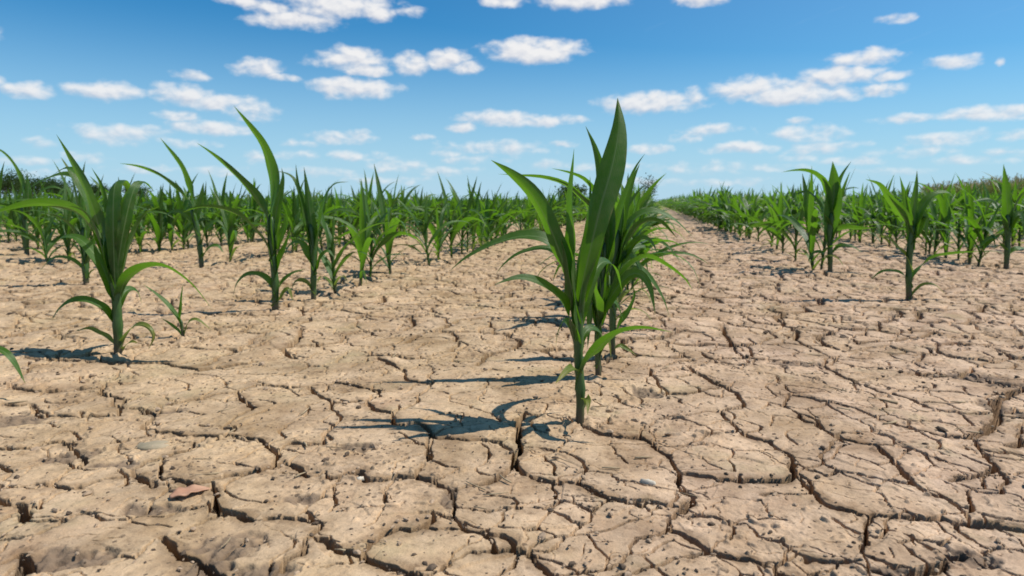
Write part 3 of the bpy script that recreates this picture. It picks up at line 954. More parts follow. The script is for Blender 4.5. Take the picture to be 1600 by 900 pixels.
# ---- first row to the left
hero((185, 555), 'broad-leaved corn plant with one shiny blade bent over, large at the left',
     [(185, 553), (184, 510), (182, 470), (179, 430), (180, 390)],
     [dict(p=[(180, 450, -.006), (178, 400, -.012), (177, 345, -.016), (178, 302, -.012), (182, 285, 0), (190, 282, .03), (200, 292, .065), (206, 315, .09)], w=22, face='near', phi1=1.0, rb=.0060, peak=.45, wb=.3, tilt=30, wave=.2, twist=15),
      dict(p=[(181, 445, -.003), (187, 395, -.008), (196, 345, -.010), (206, 305, -.004), (215, 286, .01), (227, 284, .03), (240, 298, .05)], w=18, face='near', phi1=1.3, rb=.0068, peak=.5, wb=.25, tilt=-22, wave=.2),
      dict(p=[(178, 455, .004), (166, 400, .008), (150, 345, .012), (134, 300, .018), (122, 272, .022), (104, 262, .03), (80, 275, .04)], w=13, tilt=35),
      dict(p=[(181, 500, .004), (188, 470, .012), (200, 452, .03), (214, 455, .045), (222, 475, .055)], w=10, tilt=35),
      dict(p=[(178, 450), (168, 405, -.005), (154, 350, -.01), (136, 298, -.01), (111, 250, 0), (88, 210, .01)], w=20, tilt=-50, peak=.45),
      dict(p=[(178, 460), (168, 415), (150, 365, .0), (125, 333, .005), (90, 320, .01), (45, 318, .012), (-20, 335, .012)], w=21, tilt=-45),
      dict(p=[(184, 490), (190, 450), (203, 430, -.01), (228, 416, -.02), (258, 416, -.024), (290, 436, -.026), (312, 458, -.026), (333, 486, -.026)], w=13, tilt=-32),
      dict(p=[(181, 520), (173, 496), (160, 480, -.01), (136, 468, -.016), (111, 470, -.02), (91, 484, -.022), (81, 501, -.022)], w=10, tilt=32),
      dict(p=[(182, 548), (174, 532), (156, 520, -.01), (138, 513, -.02), (117, 518, -.02)], w=6, tilt=25, old=True),
      dict(p=[(187, 548), (193, 530), (202, 516, -.01), (217, 507, -.02), (232, 511, -.024), (240, 526, -.026), (232, 546, -.026)], w=7, tilt=30, old=True),
      dict(p=[(188, 552), (196, 540), (206, 534, -.01), (216, 536, -.02)], w=5, tilt=30, old=True),
      dict(p=[(178, 470), (168, 435), (152, 398, .01), (146, 380, .015)], w=14, tilt=40),
      dict(p=[(180, 480, .004), (170, 440, .02), (150, 400, .04), (122, 372, .05), (95, 372, .055), (75, 395, .055)], w=13, tilt=30),
      dict(p=[(183, 470, .004), (192, 420, .02), (206, 370, .035), (226, 335, .045), (250, 322, .05)], w=13, tilt=-35),
      dict(p=[(181, 440, .004), (176, 380, .0), (166, 330, -.004), (158, 290, .0), (143, 262, .01)], w=15, tilt=-50),
      dict(p=[(182, 430, .006), (190, 380, .012), (200, 330, .02), (205, 296, .03)], w=16, face='far'),
      dict(p=[(180, 450, .006), (172, 390, .016), (150, 330, .03), (120, 285, .04), (96, 246, .05)], w=12, tilt=30),
      ], r_px=(9.2, 10.5), seed=12)
hero((287, 530), 'smallest corn seedling with four thin blades, beside the broad-leaved plant at left',
     [(287, 529), (285, 515), (283, 500)],
     [dict(p=[(286, 520), (282, 500), (283, 470), (286, 443)], w=6, tilt=50),
      dict(p=[(286, 520), (279, 499), (263, 476), (243, 458), (223, 444)], w=6, tilt=40),
      dict(p=[(286, 528), (278, 516), (266, 506), (252, 497)], w=4, tilt=35),
      dict(p=[(288, 524), (294, 505), (308, 499), (331, 516)], w=4, tilt=35, old=True)], r_px=(3.5, 3), seed=14)
hero((-45, 621), 'corn plant beyond the left edge with one drooping blade reaching in low',
     [(-45, 620), (-46, 580), (-47, 550)],
     [dict(p=[(-45, 590), (-38, 562), (-18, 546, -.004), (4, 548, -.008), (22, 566, -.01), (40, 600, -.01)], w=8, tilt=25),
      dict(p=[(-46, 580), (-60, 530), (-90, 500), (-130, 510)], w=14, tilt=30),
      dict(p=[(-46, 570), (-55, 500), (-75, 420), (-100, 350)], w=22, tilt=30),
      dict(p=[(-46, 590), (-70, 570), (-100, 590)], w=8, tilt=30)], r_px=(8, 8), seed=15)
hero((430, 486), 'corn plant whose curved blade rises highest left of the centre plant',
     [(430, 485), (430, 440), (425, 385), (423, 335)],
     [dict(p=[(425, 390), (423, 335), (426, 290), (422, 255), (411, 226), (393, 200), (365, 165)], w=20, tilt=-48, peak=.45),
      dict(p=[(425, 400), (420, 350), (408, 320), (391, 295), (362, 266), (333, 241), (307, 223)], w=16, tilt=-45),
      dict(p=[(427, 430), (420, 390), (403, 364), (375, 337), (346, 325), (313, 323), (285, 332)], w=12, tilt=-30),
      dict(p=[(429, 470), (425, 446), (408, 430), (387, 428), (371, 442), (364, 463)], w=8, tilt=32),
      dict(p=[(430, 450), (436, 410), (447, 380), (456, 355)], w=12, tilt=40),
      dict(p=[(430, 470), (438, 446), (455, 428), (478, 420)], w=7, tilt=30),
      dict(p=[(424, 370), (434, 320), (442, 280), (440, 262)], w=13, face='far'),
      dict(p=[(430, 480), (440, 462), (450, 452), (458, 470)], w=8, tilt=40, old=True),
      dict(p=[(427, 410), (440, 370), (448, 340), (440, 315)], w=12, tilt=50)], r_px=(7, 9), seed=17)
hero((490, 469), 'corn plant with stiff upright blades, right of the one with the highest curved blade',
     [(490, 468), (490, 430), (489, 385), (485, 350)],
     [dict(p=[(490, 420), (489, 370), (483, 320), (475, 261)], w=15, face='near'),
      dict(p=[(489, 400), (478, 340), (468, 300), (455, 275), (428, 266)], w=8, tilt=30),
      dict(p=[(489, 390), (475, 330), (466, 290), (462, 256)], w=9, face='far'),
      dict(p=[(490, 410), (500, 350), (508, 310), (522, 288), (545, 284)], w=9, tilt=30),
      dict(p=[(490, 430), (482, 400), (468, 378), (452, 384), (444, 402)], w=9, tilt=30),
      dict(p=[(490, 440), (500, 405), (512, 392), (524, 404)], w=9, tilt=35),
      dict(p=[(490, 460), (478, 440), (462, 440), (455, 456)], w=6, tilt=30, old=True)], r_px=(6, 7), seed=18)

# ---- second row to the left
hero((135, 446), 'corn plant with a dark drooping blade, behind and left of the broad-leaved plant',
     [(135, 445), (133, 415), (131, 385), (130, 355)],
     [dict(p=[(133, 420), (128, 395), (112, 357), (92, 340), (70, 333)], w=13, tilt=-35),
      dict(p=[(131, 390), (124, 340), (114, 285), (104, 262), (94, 245)], w=9, tilt=-40),
      dict(p=[(134, 435), (130, 420), (111, 405), (86, 402), (66, 419), (57, 434)], w=5, tilt=30),
      dict(p=[(131, 380), (136, 330), (128, 285), (100, 272), (60, 285), (40, 300)], w=10, tilt=30),
      dict(p=[(134, 420), (142, 395), (150, 370), (162, 350)], w=10, tilt=40),
      dict(p=[(135, 440), (142, 425), (150, 420)], w=5, tilt=40, old=True)], r_px=(6, 7), seed=21)
hero((315, 416), 'corn plant with a pointed blade curving left, between the broad-leaved and highest-bladed plants',
     [(315, 415), (312, 385), (306, 350), (300, 325)],
     [dict(p=[(305, 345), (299, 310), (294, 285), (281, 256), (250, 215)], w=13, tilt=-48, peak=.45),
      dict(p=[(306, 355), (297, 320), (282, 300), (255, 277), (220, 261), (186, 255)], w=9, tilt=-38),
      dict(p=[(310, 370), (296, 340), (272, 330), (250, 345)], w=9, tilt=30),
      dict(p=[(313, 390), (322, 360), (338, 345), (352, 356)], w=9, tilt=35),
      dict(p=[(315, 405), (326, 388), (340, 384), (350, 396)], w=6, tilt=30),
      dict(p=[(304, 345), (314, 310), (318, 285)], w=10, face='far')], r_px=(5, 6), seed=22)
hero((42, 398), 'corn plant at the left edge with one blade tip hooking up against the sky',
     [(42, 397), (41, 370), (38, 345), (35, 320)],
     [dict(p=[(38, 340), (36, 300), (27, 266), (5, 238), (-20, 228)], w=10, tilt=-45),
      dict(p=[(39, 350), (55, 310), (80, 292), (105, 300)], w=9, tilt=30),
      dict(p=[(40, 360), (25, 330), (0, 320), (-25, 330)], w=9, tilt=-35),
      dict(p=[(41, 380), (55, 360), (70, 365), (78, 385)], w=7, tilt=30),
      dict(p=[(38, 345), (44, 310), (42, 270)], w=11, face='near')], r_px=(5, 5), seed=23)

# ---- first row to the right
hero((1420, 470), 'corn plant standing alone on the right with a flat dark blade pointing right',
     [(1420, 469), (1420, 435), (1421, 400), (1425, 368), (1427, 350)],
     [dict(p=[(1425, 380), (1427, 350), (1429, 315), (1432, 290), (1433, 266)], w=13, face='near', tilt=-25),
      dict(p=[(1424, 380), (1418, 350), (1404, 328), (1388, 308), (1374, 288), (1352, 280)], w=13, tilt=-40),
      dict(p=[(1425, 385), (1434, 360), (1442, 335), (1446, 345), (1447, 372)], w=15, tilt=55),
      dict(p=[(1422, 445), (1429, 427), (1447, 409), (1469, 399), (1500, 395), (1533, 393)], w=9, tilt=-32),
      dict(p=[(1420, 425), (1416, 401), (1404, 388), (1391, 374), (1374, 365)], w=8, tilt=38, old=True),
      dict(p=[(1419, 450), (1416, 433), (1399, 424), (1378, 424), (1359, 438)], w=5, tilt=30),
      dict(p=[(1421, 468), (1429, 455), (1442, 445), (1460, 445), (1479, 461)], w=4, tilt=30, old=True),
      dict(p=[(1424, 390), (1432, 345), (1450, 310), (1478, 300), (1500, 318)], w=10, tilt=30),
      dict(p=[(1425, 390), (1420, 340), (1412, 300), (1406, 275)], w=11, face='far')], r_px=(5.8, 7.5), seed=25)
hero((1297, 427), 'corn plant with a broad bright green upright blade, right of the bare path',
     [(1297, 426), (1297, 395), (1297, 360), (1300, 330)],
     [dict(p=[(1297, 380), (1299, 345), (1303, 310), (1303, 278), (1301, 252)], w=23, face='far', phi1=.8, peak=.5),
      dict(p=[(1299, 350), (1304, 310), (1314, 277), (1330, 252)], w=8, tilt=45),
      dict(p=[(1297, 385), (1304, 360), (1325, 356), (1349, 357), (1370, 355)], w=10, tilt=-40),
      dict(p=[(1299, 345), (1291, 292), (1279, 275), (1262, 267), (1243, 266), (1221, 269)], w=8, tilt=-30),
      dict(p=[(1298, 360), (1280, 320), (1262, 300), (1240, 305)], w=10, tilt=30),
      dict(p=[(1297, 400), (1312, 385), (1330, 385), (1348, 395)], w=6, tilt=30),
      dict(p=[(1297, 410), (1285, 395), (1270, 396), (1262, 410)], w=5, tilt=30)], r_px=(5, 6), seed=26)
hero((1572, 419), 'corn plant near the right edge with a pale folded blade, standing in front',
     [(1572, 418), (1574, 390), (1575, 360), (1574, 335)],
     [dict(p=[(1575, 370), (1574, 330), (1572, 295), (1568, 256)], w=14, face='near'),
      dict(p=[(1574, 375), (1583, 345), (1594, 335), (1600, 350), (1598, 375)], w=12, tilt=50),
      dict(p=[(1574, 370), (1562, 330), (1545, 312), (1520, 315)], w=10, tilt=30),
      dict(p=[(1574, 365), (1588, 320), (1605, 300), (1630, 305)], w=11, tilt=-35),
      dict(p=[(1573, 395), (1555, 372), (1540, 376), (1528, 392)], w=6, tilt=30),
      dict(p=[(1573, 400), (1590, 388), (1610, 390)], w=6, tilt=30)], r_px=(5, 6), seed=27)
print('heroes', round(time.time() - T0, 1))

# ------------------------------------------------------------------ the rows
rngR = random.Random(42)
ROWX = {0: -0.083, -1: -0.87, -2: -1.68, 1: 0.635, 2: 1.30}
for i in range(3, 60):
    ROWX[-i] = ROWX[-i + 1] - 0.73
    ROWX[i] = ROWX[i - 1] + 0.70
extra = {-1: [(524, 457), (563, 446), (579, 434), (610, 427), (671, 415), (706, 405), (685, 409)], -2: [(360, 409)], 1: [(1283, 421), (1271, 425), (1243, 407), (1223, 397), (1213, 392), (1205, 387), (1169, 374), (1185, 380)], 2: [(1515, 411)]}
START = {0: 1.22, -1: 2.95, -2: 2.65, -3: 2.1, -4: 2.0, 1: 4.4, 2: 2.85, 3: 3.0}
spots = []
for k, pts in extra.items():
    for p in pts:
        g = gpt(*p); spots.append((g.x, g.y, k))
for k, x0 in ROWX.items():
    y = START.get(k, 1.8) + rngR.uniform(0, 0.1)
    while y < 70:
        x = x0 + rngR.gauss(0, 0.018)
        if rngR.random() > 0.07:
            px = topx((x, y, 0.2))
            if px and -110 < px[0] < 1710:
                spots.append((x, y, k))
        y += rngR.uniform(0.065, 0.125) * (0.78 if k < -1 and y < 9 else 1) * (1 if y < 14 else (1.6 if y < 30 else 2.6))
def zdepth(s): return s[0] * FWD.x + s[1] * FWD.y
spots.sort(key=zdepth)
n_hero = len(PLANTED)
near_n = 295 - n_hero
PROTO = [gen_plant(100 + i, True) for i in range(14)]
PROTO_M = [gen_plant(200 + i, False, nseg=9, across=2) for i in range(14)]
ORD = {1: 'first', 2: 'second', 3: 'third', 4: 'fourth', 5: 'fifth', 6: 'sixth', 7: 'seventh', 8: 'eighth', 9: 'ninth', 10: 'tenth', 11: 'eleventh', 12: 'twelfth'}


def row_label(k):
    if k == 0:
        return 'young corn plant further back in the centre row, behind its three front plants', 'corn plants further back in the centre row'
    side = 'left' if k < 0 else 'right'
    n = ORD.get(abs(k), 'far')
    return f'young green corn plant among the rest of the {n} row {side} of the centre row', f'corn plants of the {n} row {side} of the centre row'


def copy_tree(o, parent=None):
    c = o.copy(); col.objects.link(c)
    if parent: c.parent = parent
    for ch in o.children: copy_tree(ch, c)
    return c


used = set()
for i, (x, y, k) in enumerate(spots[:near_n]):
    z = zdepth((x, y))
    pool = PROTO if z < 4.2 else PROTO_M
    j = rngR.randrange(len(pool))
    src = pool[j]
    if (id(pool), j) not in used:
        used.add((id(pool), j)); o = src
    else:
        o = copy_tree(src)
    o.location = (x, y, gz((x, y)) - 0.002)
    o.rotation_euler = (rngR.gauss(0, 0.05), rngR.gauss(0, 0.05), rngR.uniform(0, 6.28))
    s = rngR.choice((rngR.uniform(0.62, 0.85), rngR.uniform(0.8, 1.02), rngR.uniform(0.85, 1.08)))
    if i < 12 and k == -1: s = min(s, 0.86)
    if k >= 1: s *= 1.18
    if k == 0 and y < 2.2: s *= 0.84
    if k < -1: s *= 1.06
    if k == 1 and y < 6: s = min(s, 0.95)
    if k == 2 and y < 5: s = min(s, 1.0)
    o.scale = (s, s, s * rngR.uniform(0.92, 1.08))
    lb, gp = row_label(k)
    tag(o, lb, 'corn plant', gp)
for pool in (PROTO, PROTO_M):
    for j, p in enumerate(pool):
        if (id(pool), j) not in used:
            for ch in list(p.children): bpy.data.objects.remove(ch)
            bpy.data.objects.remove(p)

# the far rows read as one mass
far_lib = []
for i in range(10):
    rg = random.Random(400 + i)
    V = []; F = []; U = []
    for pts, w, t, z0, az in plant_leaves(rg, 0.34):
        g = leaf_geo(pts, w * 1.4, rg, 6, 2, tilt=rg.uniform(-.5, .5), side=Vector((-math.sin(az), math.cos(az), 0)), wave=0.1, twist=rg.uniform(-.6, .6), rbase=0.0075)
        b = len(V); V += [tuple(p) for p in g[0]]; F += [tuple(q + b for q in f) for f in g[1]]; U += g[2]
    b = len(V)
    g = tube_geo([(0, 0, -.02), (0, 0, .08), (0, 0, .17)], [.007, .007, .005], 5)
    V += [tuple(p) for p in g[0]]; U += g[2]; F += [tuple(q + b for q in f) for f in g[1] if len(f) == 4]
    far_lib.append((np.array(V, np.float32), np.array(F, np.int32), np.array(U, np.float32)))
VV = []; FF = []; UU = []; base = 0
for (x, y, k) in spots[near_n:]:
    z = zdepth((x, y))
    V, F, U = far_lib[rngR.randrange(10)]
    a = rngR.uniform(0, 6.28); s = rngR.uniform(0.72, 1.06) * (1.15 if k >= 1 else 1.0)
    if k >= 4: s *= 1.0 + 0.10 * sstep(6, 20, np.float32(z))
    c, sn = math.cos(a) * s, math.sin(a) * s
    W = np.empty_like(V)
    W[:, 0] = V[:, 0] * c - V[:, 1] * sn + x
    W[:, 1] = V[:, 0] * sn + V[:, 1] * c + y
    W[:, 2] = V[:, 2] * s + gz((x, y))
    VV.append(W); FF.append(F + base); UU.append(U); base += len(V)
VV = np.concatenate(VV); FF = np.concatenate(FF); UU = np.concatenate(UU)
me = bpy.data.meshes.new('corn_rows')
me.vertices.add(len(VV)); me.vertices.foreach_set('co', VV.ravel())
me.loops.add(FF.size); me.loops.foreach_set('vertex_index', FF.ravel())
me.polygons.add(len(FF)); me.polygons.foreach_set('loop_start', np.arange(len(FF), dtype=np.int32) * 4)
me.update(calc_edges=True)
uvl = me.uv_layers.new(name='UVMap'); uvl.data.foreach_set('uv', UU[FF.ravel()].ravel())
me.polygons.foreach_set('use_smooth', np.ones(len(FF), dtype=bool))
me.materials.append(M_FARLEAF)
o = bpy.data.objects.new('corn_rows', me); col.objects.link(o)
tag(o, 'dense far rows of young green corn running to the horizon', 'corn field', kind='stuff')
print('rows', len(spots), len(FF), round(time.time() - T0, 1))

# ------------------------------------------------------------------ crumbs and bits on the soil
def lump(rng, r, flat=0.6):
    t = (1 + 5 ** .5) / 2
    vs = [(-1, t, 0), (1, t, 0), (-1, -t, 0), (1, -t, 0), (0, -1, t), (0, 1, t), (0, -1, -t), (0, 1, -t), (t, 0, -1), (t, 0, 1), (-t, 0, -1), (-t, 0, 1)]
    fs = [(0, 11, 5), (0, 5, 1), (0, 1, 7), (0, 7, 10), (0, 10, 11), (1, 5, 9), (5, 11, 4), (11, 10, 2), (10, 7, 6), (7, 1, 8), (3, 9, 4), (3, 4, 2), (3, 2, 6), (3, 6, 8), (3, 8, 9), (4, 9, 5), (2, 4, 11), (6, 2, 10), (8, 6, 7), (9, 8, 1)]
    a = rng.uniform(0, 6.28); e = rng.uniform(0.6, 1.5)
    q = []
    for v in vs:
        d = Vector(v).normalized() * rng.uniform(0.65, 1.25) * r
        x, y = d.x * e, d.y / e
        q.append(Vector((x * math.cos(a) - y * math.sin(a), x * math.sin(a) + y * math.cos(a), d.z * flat)))
    return q, fs


M_CRUMB = plain('soil_crumb', (0.26, 0.18, 0.115), (0.45, 0.32, 0.21), 300, 0.95, 0.4)
M_CRUMB_D = plain('dark_crumb', (0.06, 0.042, 0.028), (0.15, 0.105, 0.07), 300, 0.95, 0.4)
rngC = random.Random(77)
mb = MB(); nC = 0
th0 = math.pi / 2 + YAW
while nC < 6500:
    r = math.exp(rngC.uniform(math.log(0.38), math.log(5.0)))
    a = th0 + rngC.uniform(-0.86, 0.86)
    x, y = r * math.cos(a), r * math.sin(a)
    dens = 0.25 + 1.1 * max(0, float(gn(np.array([x / 0.12]), np.array([y / 0.12]), 31)[0]) + 0.12)
    dens += 0.25 * min(1, max(0, r - 0.9))
    if rngC.random() > dens: continue
    s = min(0.0045, 0.0007 + rngC.expovariate(1 / 0.0007)) * (1 + 0.45 * min(2.5, max(0, r - 0.7)))
    v, f = lump(rngC, s, 0.65)
    z = gz((x, y)) + s * 0.25
    mb.add([p + Vector((x, y, z)) for p in v], f, mi=1 if rngC.random() < 0.42 else 0)
    nC += 1
o = mb.build('soil_crumbs', [M_CRUMB, M_CRUMB_D], smooth=False)
tag(o, 'loose dry crumbs and clods scattered over the cracked soil', 'soil crumbs', kind='stuff')

# a reddish dry leaf scrap, two pale chips and a grey-green stone
def on_ground(px, py, dz=0.0):
    p = gpt(px, py); p.z = gz(p) + dz
    return p


M_RED = plain('reddish_dry_leaf', (0.34, 0.17, 0.10), (0.50, 0.29, 0.18), 90, 0.7, 0.3)
B = on_ground(295, 779)
a = on_ground(266, 786, 0.0012) - B; b = on_ground(296, 778, 0.0022) - B; c = on_ground(331, 771, 0.001) - B
rg = random.Random(5)
g = leaf_geo([a, a.lerp(b, .5) + Vector((0, 0, .0006)), b, b.lerp(c, .5) + Vector((0, 0, .001)), c], 0.017, rg, 18, 6, tilt=0, phi0=0.7, phi1=0.8, wrap=0.3, wave=0.08, peak=0.4, wb=.35)
gv = [p for p in g[0]]; nv = len(gv)
mb = MB(); mb.add(*g)
o = mb.build('dry_leaf', M_RED)
sm = o.modifiers.new('thickness', 'SOLIDIFY'); sm.thickness = 0.0012; sm.offset = 0
o.location = B
tag(o, 'reddish brown curled dry leaf lying flat on the cracked soil at lower left', 'dry leaf')

M_CHIP = plain('pale_chip', (0.48, 0.41, 0.31), (0.62, 0.55, 0.44), 120, 0.6, 0.2)
def chip(px, py, lx, ly, h, rot, label, name, mat, cat, seed):
    rg = random.Random(seed)
    n = 11
    top = []; bot = []
    for i in range(n):
        q = 2 * math.pi * i / n
        k = rg.uniform(0.8, 1.15)
        x, y = lx * k * math.cos(q), ly * k * math.sin(q)
        top.append(Vector((x * 0.8, y * 0.8, h * rg.uniform(0.75, 1.1)))); bot.append(Vector((x, y, -0.002)))
    v = top + bot + [Vector((0, 0, h * 1.1))]
    f = [(i, (i + 1) % n, 2 * n) for i in range(n)] + [(n + i, n + (i + 1) % n, (i + 1) % n, i) for i in range(n)] + [tuple(range(2 * n - 1, n - 1, -1))]
    o = link_mesh(name, v, f, mat)
    o.location = on_ground(px, py); o.rotation_euler.z = rot
    tag(o, label, cat)


chip(1013, 753, 0.0085, 0.0026, 0.003, YAW - 0.55, 'pale flat wood chip lying on the plate right of the tallest plant', 'wood_chip', M_CHIP, 'wood chip', 1)
chip(562, 750, 0.0038, 0.0022, 0.0018, YAW + 0.3, 'small whitish pebble at the lip of a wide crack, left of centre', 'pebble', M_CHIP, 'pebble', 2)
M_STONE = plain('grey_green_stone', (0.27, 0.225, 0.14), (0.38, 0.30, 0.2), 120, 0.9, 0.5)
chip(242, 698, 0.019, 0.013, 0.0022, YAW, 'flat grey-green stone sunk in the soil, lower left', 'stone', M_STONE, 'stone', 3)

# bits of last year's straw, half trodden in
M_STRAW = plain('dry_straw', (0.22, 0.15, 0.085), (0.46, 0.36, 0.22), 60, 0.85, 0.2)
rgW = random.Random(19)
mb = MB()
for i in range(130):
    r = math.exp(rgW.uniform(math.log(0.42), math.log(4.0)))
    a = th0 + rgW.uniform(-0.85, 0.85)
    if i < 22:
        g = gpt(*rgW.choice(((705, 772), (1430, 650), (1260, 640), (906, 640), (1530, 620), (470, 690), (560, 560), (1100, 500)))); x, y = g.x + rgW.gauss(0, .035), g.y + rgW.gauss(0, .035)
    else: x, y = r * math.cos(a), r * math.sin(a)
    ln = rgW.uniform(0.005, 0.02) * (1 + 0.3 * r); q = rgW.uniform(0, 6.28); w_ = rgW.uniform(0.0003, 0.0008) * (1 + 0.4 * r)
    z = gz((x, y)) + 0.0012
    bend = rgW.uniform(-.25, .25)
    p0 = Vector((x, y, z)); d0 = Vector((math.cos(q), math.sin(q), 0)); d1 = Vector((math.cos(q + bend), math.sin(q + bend), rgW.uniform(-.05, .16)))
    mb.add(*tube_geo([p0, p0 + d0 * ln * .5, p0 + d0 * ln * .5 + d1 * ln * .5], [w_, w_ * rgW.uniform(.7, 1.2), w_ * .5], 5))
o = mb.build('dry_straw', M_STRAW)
tag(o, 'short bits of dry straw littering the cracked soil', 'straw litter', kind='stuff')

# ------------------------------------------------------------------ trees and the tall crop far off
M_BARK = plain('tree_bark', (0.05, 0.04, 0.03), (0.11, 0.09, 0.07), 3, 0.9, 0.5, bdist=0.05)


def foliage_mat(name, lo, hi, trans):
    m, nt, out = newmat(name)
    k = NT(nt)
    geo = k.n('ShaderNodeNewGeometry')
    c = k.mix(geo.outputs['Random Per Island'], lo, hi)
    d = k.n('ShaderNodeBsdfDiffuse'); k.l(c, d.inputs[0])
    t = k.n('ShaderNodeBsdfTranslucent'); t.inputs[0].default_value = (*trans, 1)
    mx = k.n('ShaderNodeMixShader'); mx.inputs[0].default_value = 0.25
    k.l(d.outputs[0], mx.inputs[1]); k.l(t.outputs[0], mx.inputs[2]); k.l(mx.outputs[0], out.inputs[0])
    return m


M_TREE = foliage_mat('tree_foliage', (0.025, 0.055, 0.02), (0.06, 0.10, 0.035), (0.09, 0.16, 0.04))
M_TREE2 = foliage_mat('grey_foliage', (0.05, 0.07, 0.05), (0.09, 0.11, 0.075), (0.1, 0.14, 0.06))


def tree(px, depth, height, width, nleaf, leaf, label, seed, mat, group=None, sparse=False, trunk_h=0.3):
    rg = random.Random(seed)
    P = ppt(px, 315, depth); P.z = gz(P)
    root = empty('tree', P)
    tag(root, label, 'tree', group)
    mb = MB()
    r0 = height * 0.025
    top = Vector((rg.uniform(-.05, .05) * height, 0, height * 0.8))
    mb.add(*tube_geo([(0, 0, -.1), (0, 0, height * trunk_h), top * 0.75 + Vector((0, 0, height * 0.1)), top], [r0 * 1.2, r0, r0 * .5, r0 * .15], 7))
    tips = []
    nb = 11 if sparse else 14
    for i in range(nb):
        z0 = height * (trunk_h + (0.72 - trunk_h) * i / nb)
        az = rg.uniform(0, 6.28); ln = width * 0.5 * rg.uniform(0.6, 1.0) * (1 - 0.35 * i / nb)
        e = Vector((math.cos(az) * ln, math.sin(az) * ln, z0 + ln * rg.uniform(0.3, 0.8)))
        m_ = Vector((e.x * .45, e.y * .45, z0 + (e.z - z0) * .35))
        mb.add(*tube_geo([(0, 0, z0), m_, e], [r0 * .4, r0 * .25, r0 * .06], 5))
        tips += [e, m_.lerp(e, 0.6), m_.lerp(e, .25)]
    tips += [top, top + Vector((0, 0, height * .1))]
    mb.build('trunk', M_BARK, root)
    mc = MB()
    for i in range(nleaf):
        c = rg.choice(tips)
        sp_ = width * (0.10 if sparse else 0.12)
        p = c + Vector((rg.gauss(0, sp_), rg.gauss(0, sp_), rg.gauss(0, sp_ * 0.75)))
        if p.z < height * 0.08: continue
        s = leaf * rg.uniform(0.5, 1.3)
        A = Vector((rg.gauss(0, 1), rg.gauss(0, 1), rg.gauss(0, 1))).normalized()
        Bv = A.orthogonal().normalized()
        mc.add([p - A * s, p + Bv * s * .6, p + A * s, p - Bv * s * .6], [(0, 1, 2, 3)])
    mc.build('crown', mat, root, smooth=False)


tl = [(10, 75, 3.3, 4.6, 'broad dark tree at the far left edge beyond the corn', 1), (52, 80, 3.0, 3.8, 'rounded dark tree, second from the far left beyond the corn', 2),
      (98, 84, 2.6, 4.4, 'wide dark tree beyond the corn, between a rounded one and a lower one', 3), (150, 92, 2.2, 4.0, 'low dark tree beyond the corn above the broad-leaved plant', 4),
      (212, 98, 2.1, 3.6, 'rightmost low dark tree of the far left group', 5)]
for px, d, h, w, lb, sd_ in tl:
    tree(px, d, h, w, 3600, 0.10, lb, 500 + sd_, M_TREE, 'dark trees far off at left')
tree(1011, 120, 5.3, 3.8, 420, 0.16, 'lone thin tree with a gappy crown on the horizon, right of the tallest plant', 520, M_TREE2, None, True, 0.25)
tree(893, 110, 2.3, 5.2, 1600, 0.2, 'low dark bush on the horizon behind the tallest corn plant', 521, M_TREE, None, False, 0.15)

# ripe tall corn at the far right
M_TALL = foliage_mat('ripe_corn', (0.10, 0.15, 0.04), (0.30, 0.30, 0.12), (0.3, 0.34, 0.09))
rgT = random.Random(91)
mt = MB()
for i in range(1500):
    px = rgT.uniform(1440, 1760)
    f = (px - 1440) / 320
    d = 52 - 24 * f + rgT.uniform(0, 14)
    P = ppt(px, 315, d); P.z = 0
    h = rgT.choice((rgT.uniform(1.3, 1.6), rgT.uniform(1.5, 1.95))) * min(1.0, 0.78 + f * 0.45)
    for q in range(7):
        az = rgT.uniform(0, 6.28); z0 = h * rgT.uniform(0.15, 0.85); ln = rgT.uniform(.4, .65)
        dr = Vector((math.cos(az), math.sin(az), 0)); sd_ = Vector((-dr.y, dr.x, 0)) * 0.035
        a0 = P + Vector((0, 0, z0)); a1 = a0 + dr * ln * .45 + Vector((0, 0, ln * .45)); a2 = a0 + dr * ln + Vector((0, 0, ln * .1))
        mt.add([a0 - sd_ * .6, a0 + sd_ * .6, a1 + sd_, a1 - sd_, a2], [(0, 1, 2, 3), (3, 2, 4)])
    mt.add([P + Vector((-.02, 0, 0)), P + Vector((.02, 0, 0)), P + Vector((.012, 0, h)), P + Vector((-.012, 0, h))], [(0, 1, 2, 3)])
    for q in range(4):
        az = rgT.uniform(0, 6.28)
        dr = Vector((math.cos(az) * .09, math.sin(az) * .09, .24)); s = Vector((.016, .008, 0))
        a0 = P + Vector((0, 0, h))
        mt.add([a0 - s, a0 + s, a0 + dr + s, a0 + dr - s], [(0, 1, 2, 3)], mi=1)
M_TASSEL = foliage_mat('tassel', (0.42, 0.34, 0.18), (0.58, 0.48, 0.28), (0.4, 0.34, 0.16))
o = mt.build('tall_corn', [M_TALL, M_TASSEL], smooth=False)
tag(o, 'taller ripe corn with tan tassels on the horizon at far right', 'corn field', kind='stuff')

# ------------------------------------------------------------------ sky and sun
SUN_EL = R(56)
sun_dir_h = (RIGHT * math.cos(R(6)) + FWD * math.sin(R(6))).normalized()     # sun to the right, a little beyond
SUN = (sun_dir_h * math.cos(SUN_EL) + Vector((0, 0, math.sin(SUN_EL)))).normalized()
sl = bpy.data.lights.new('sun', 'SUN'); sl.energy = 5.0; sl.angle = R(0.53); sl.color = (1.0, 0.955, 0.88)
so = bpy.data.objects.new('sun', sl); col.objects.link(so)
so.rotation_euler = (-SUN).to_track_quat('-Z', 'Y').to_euler()

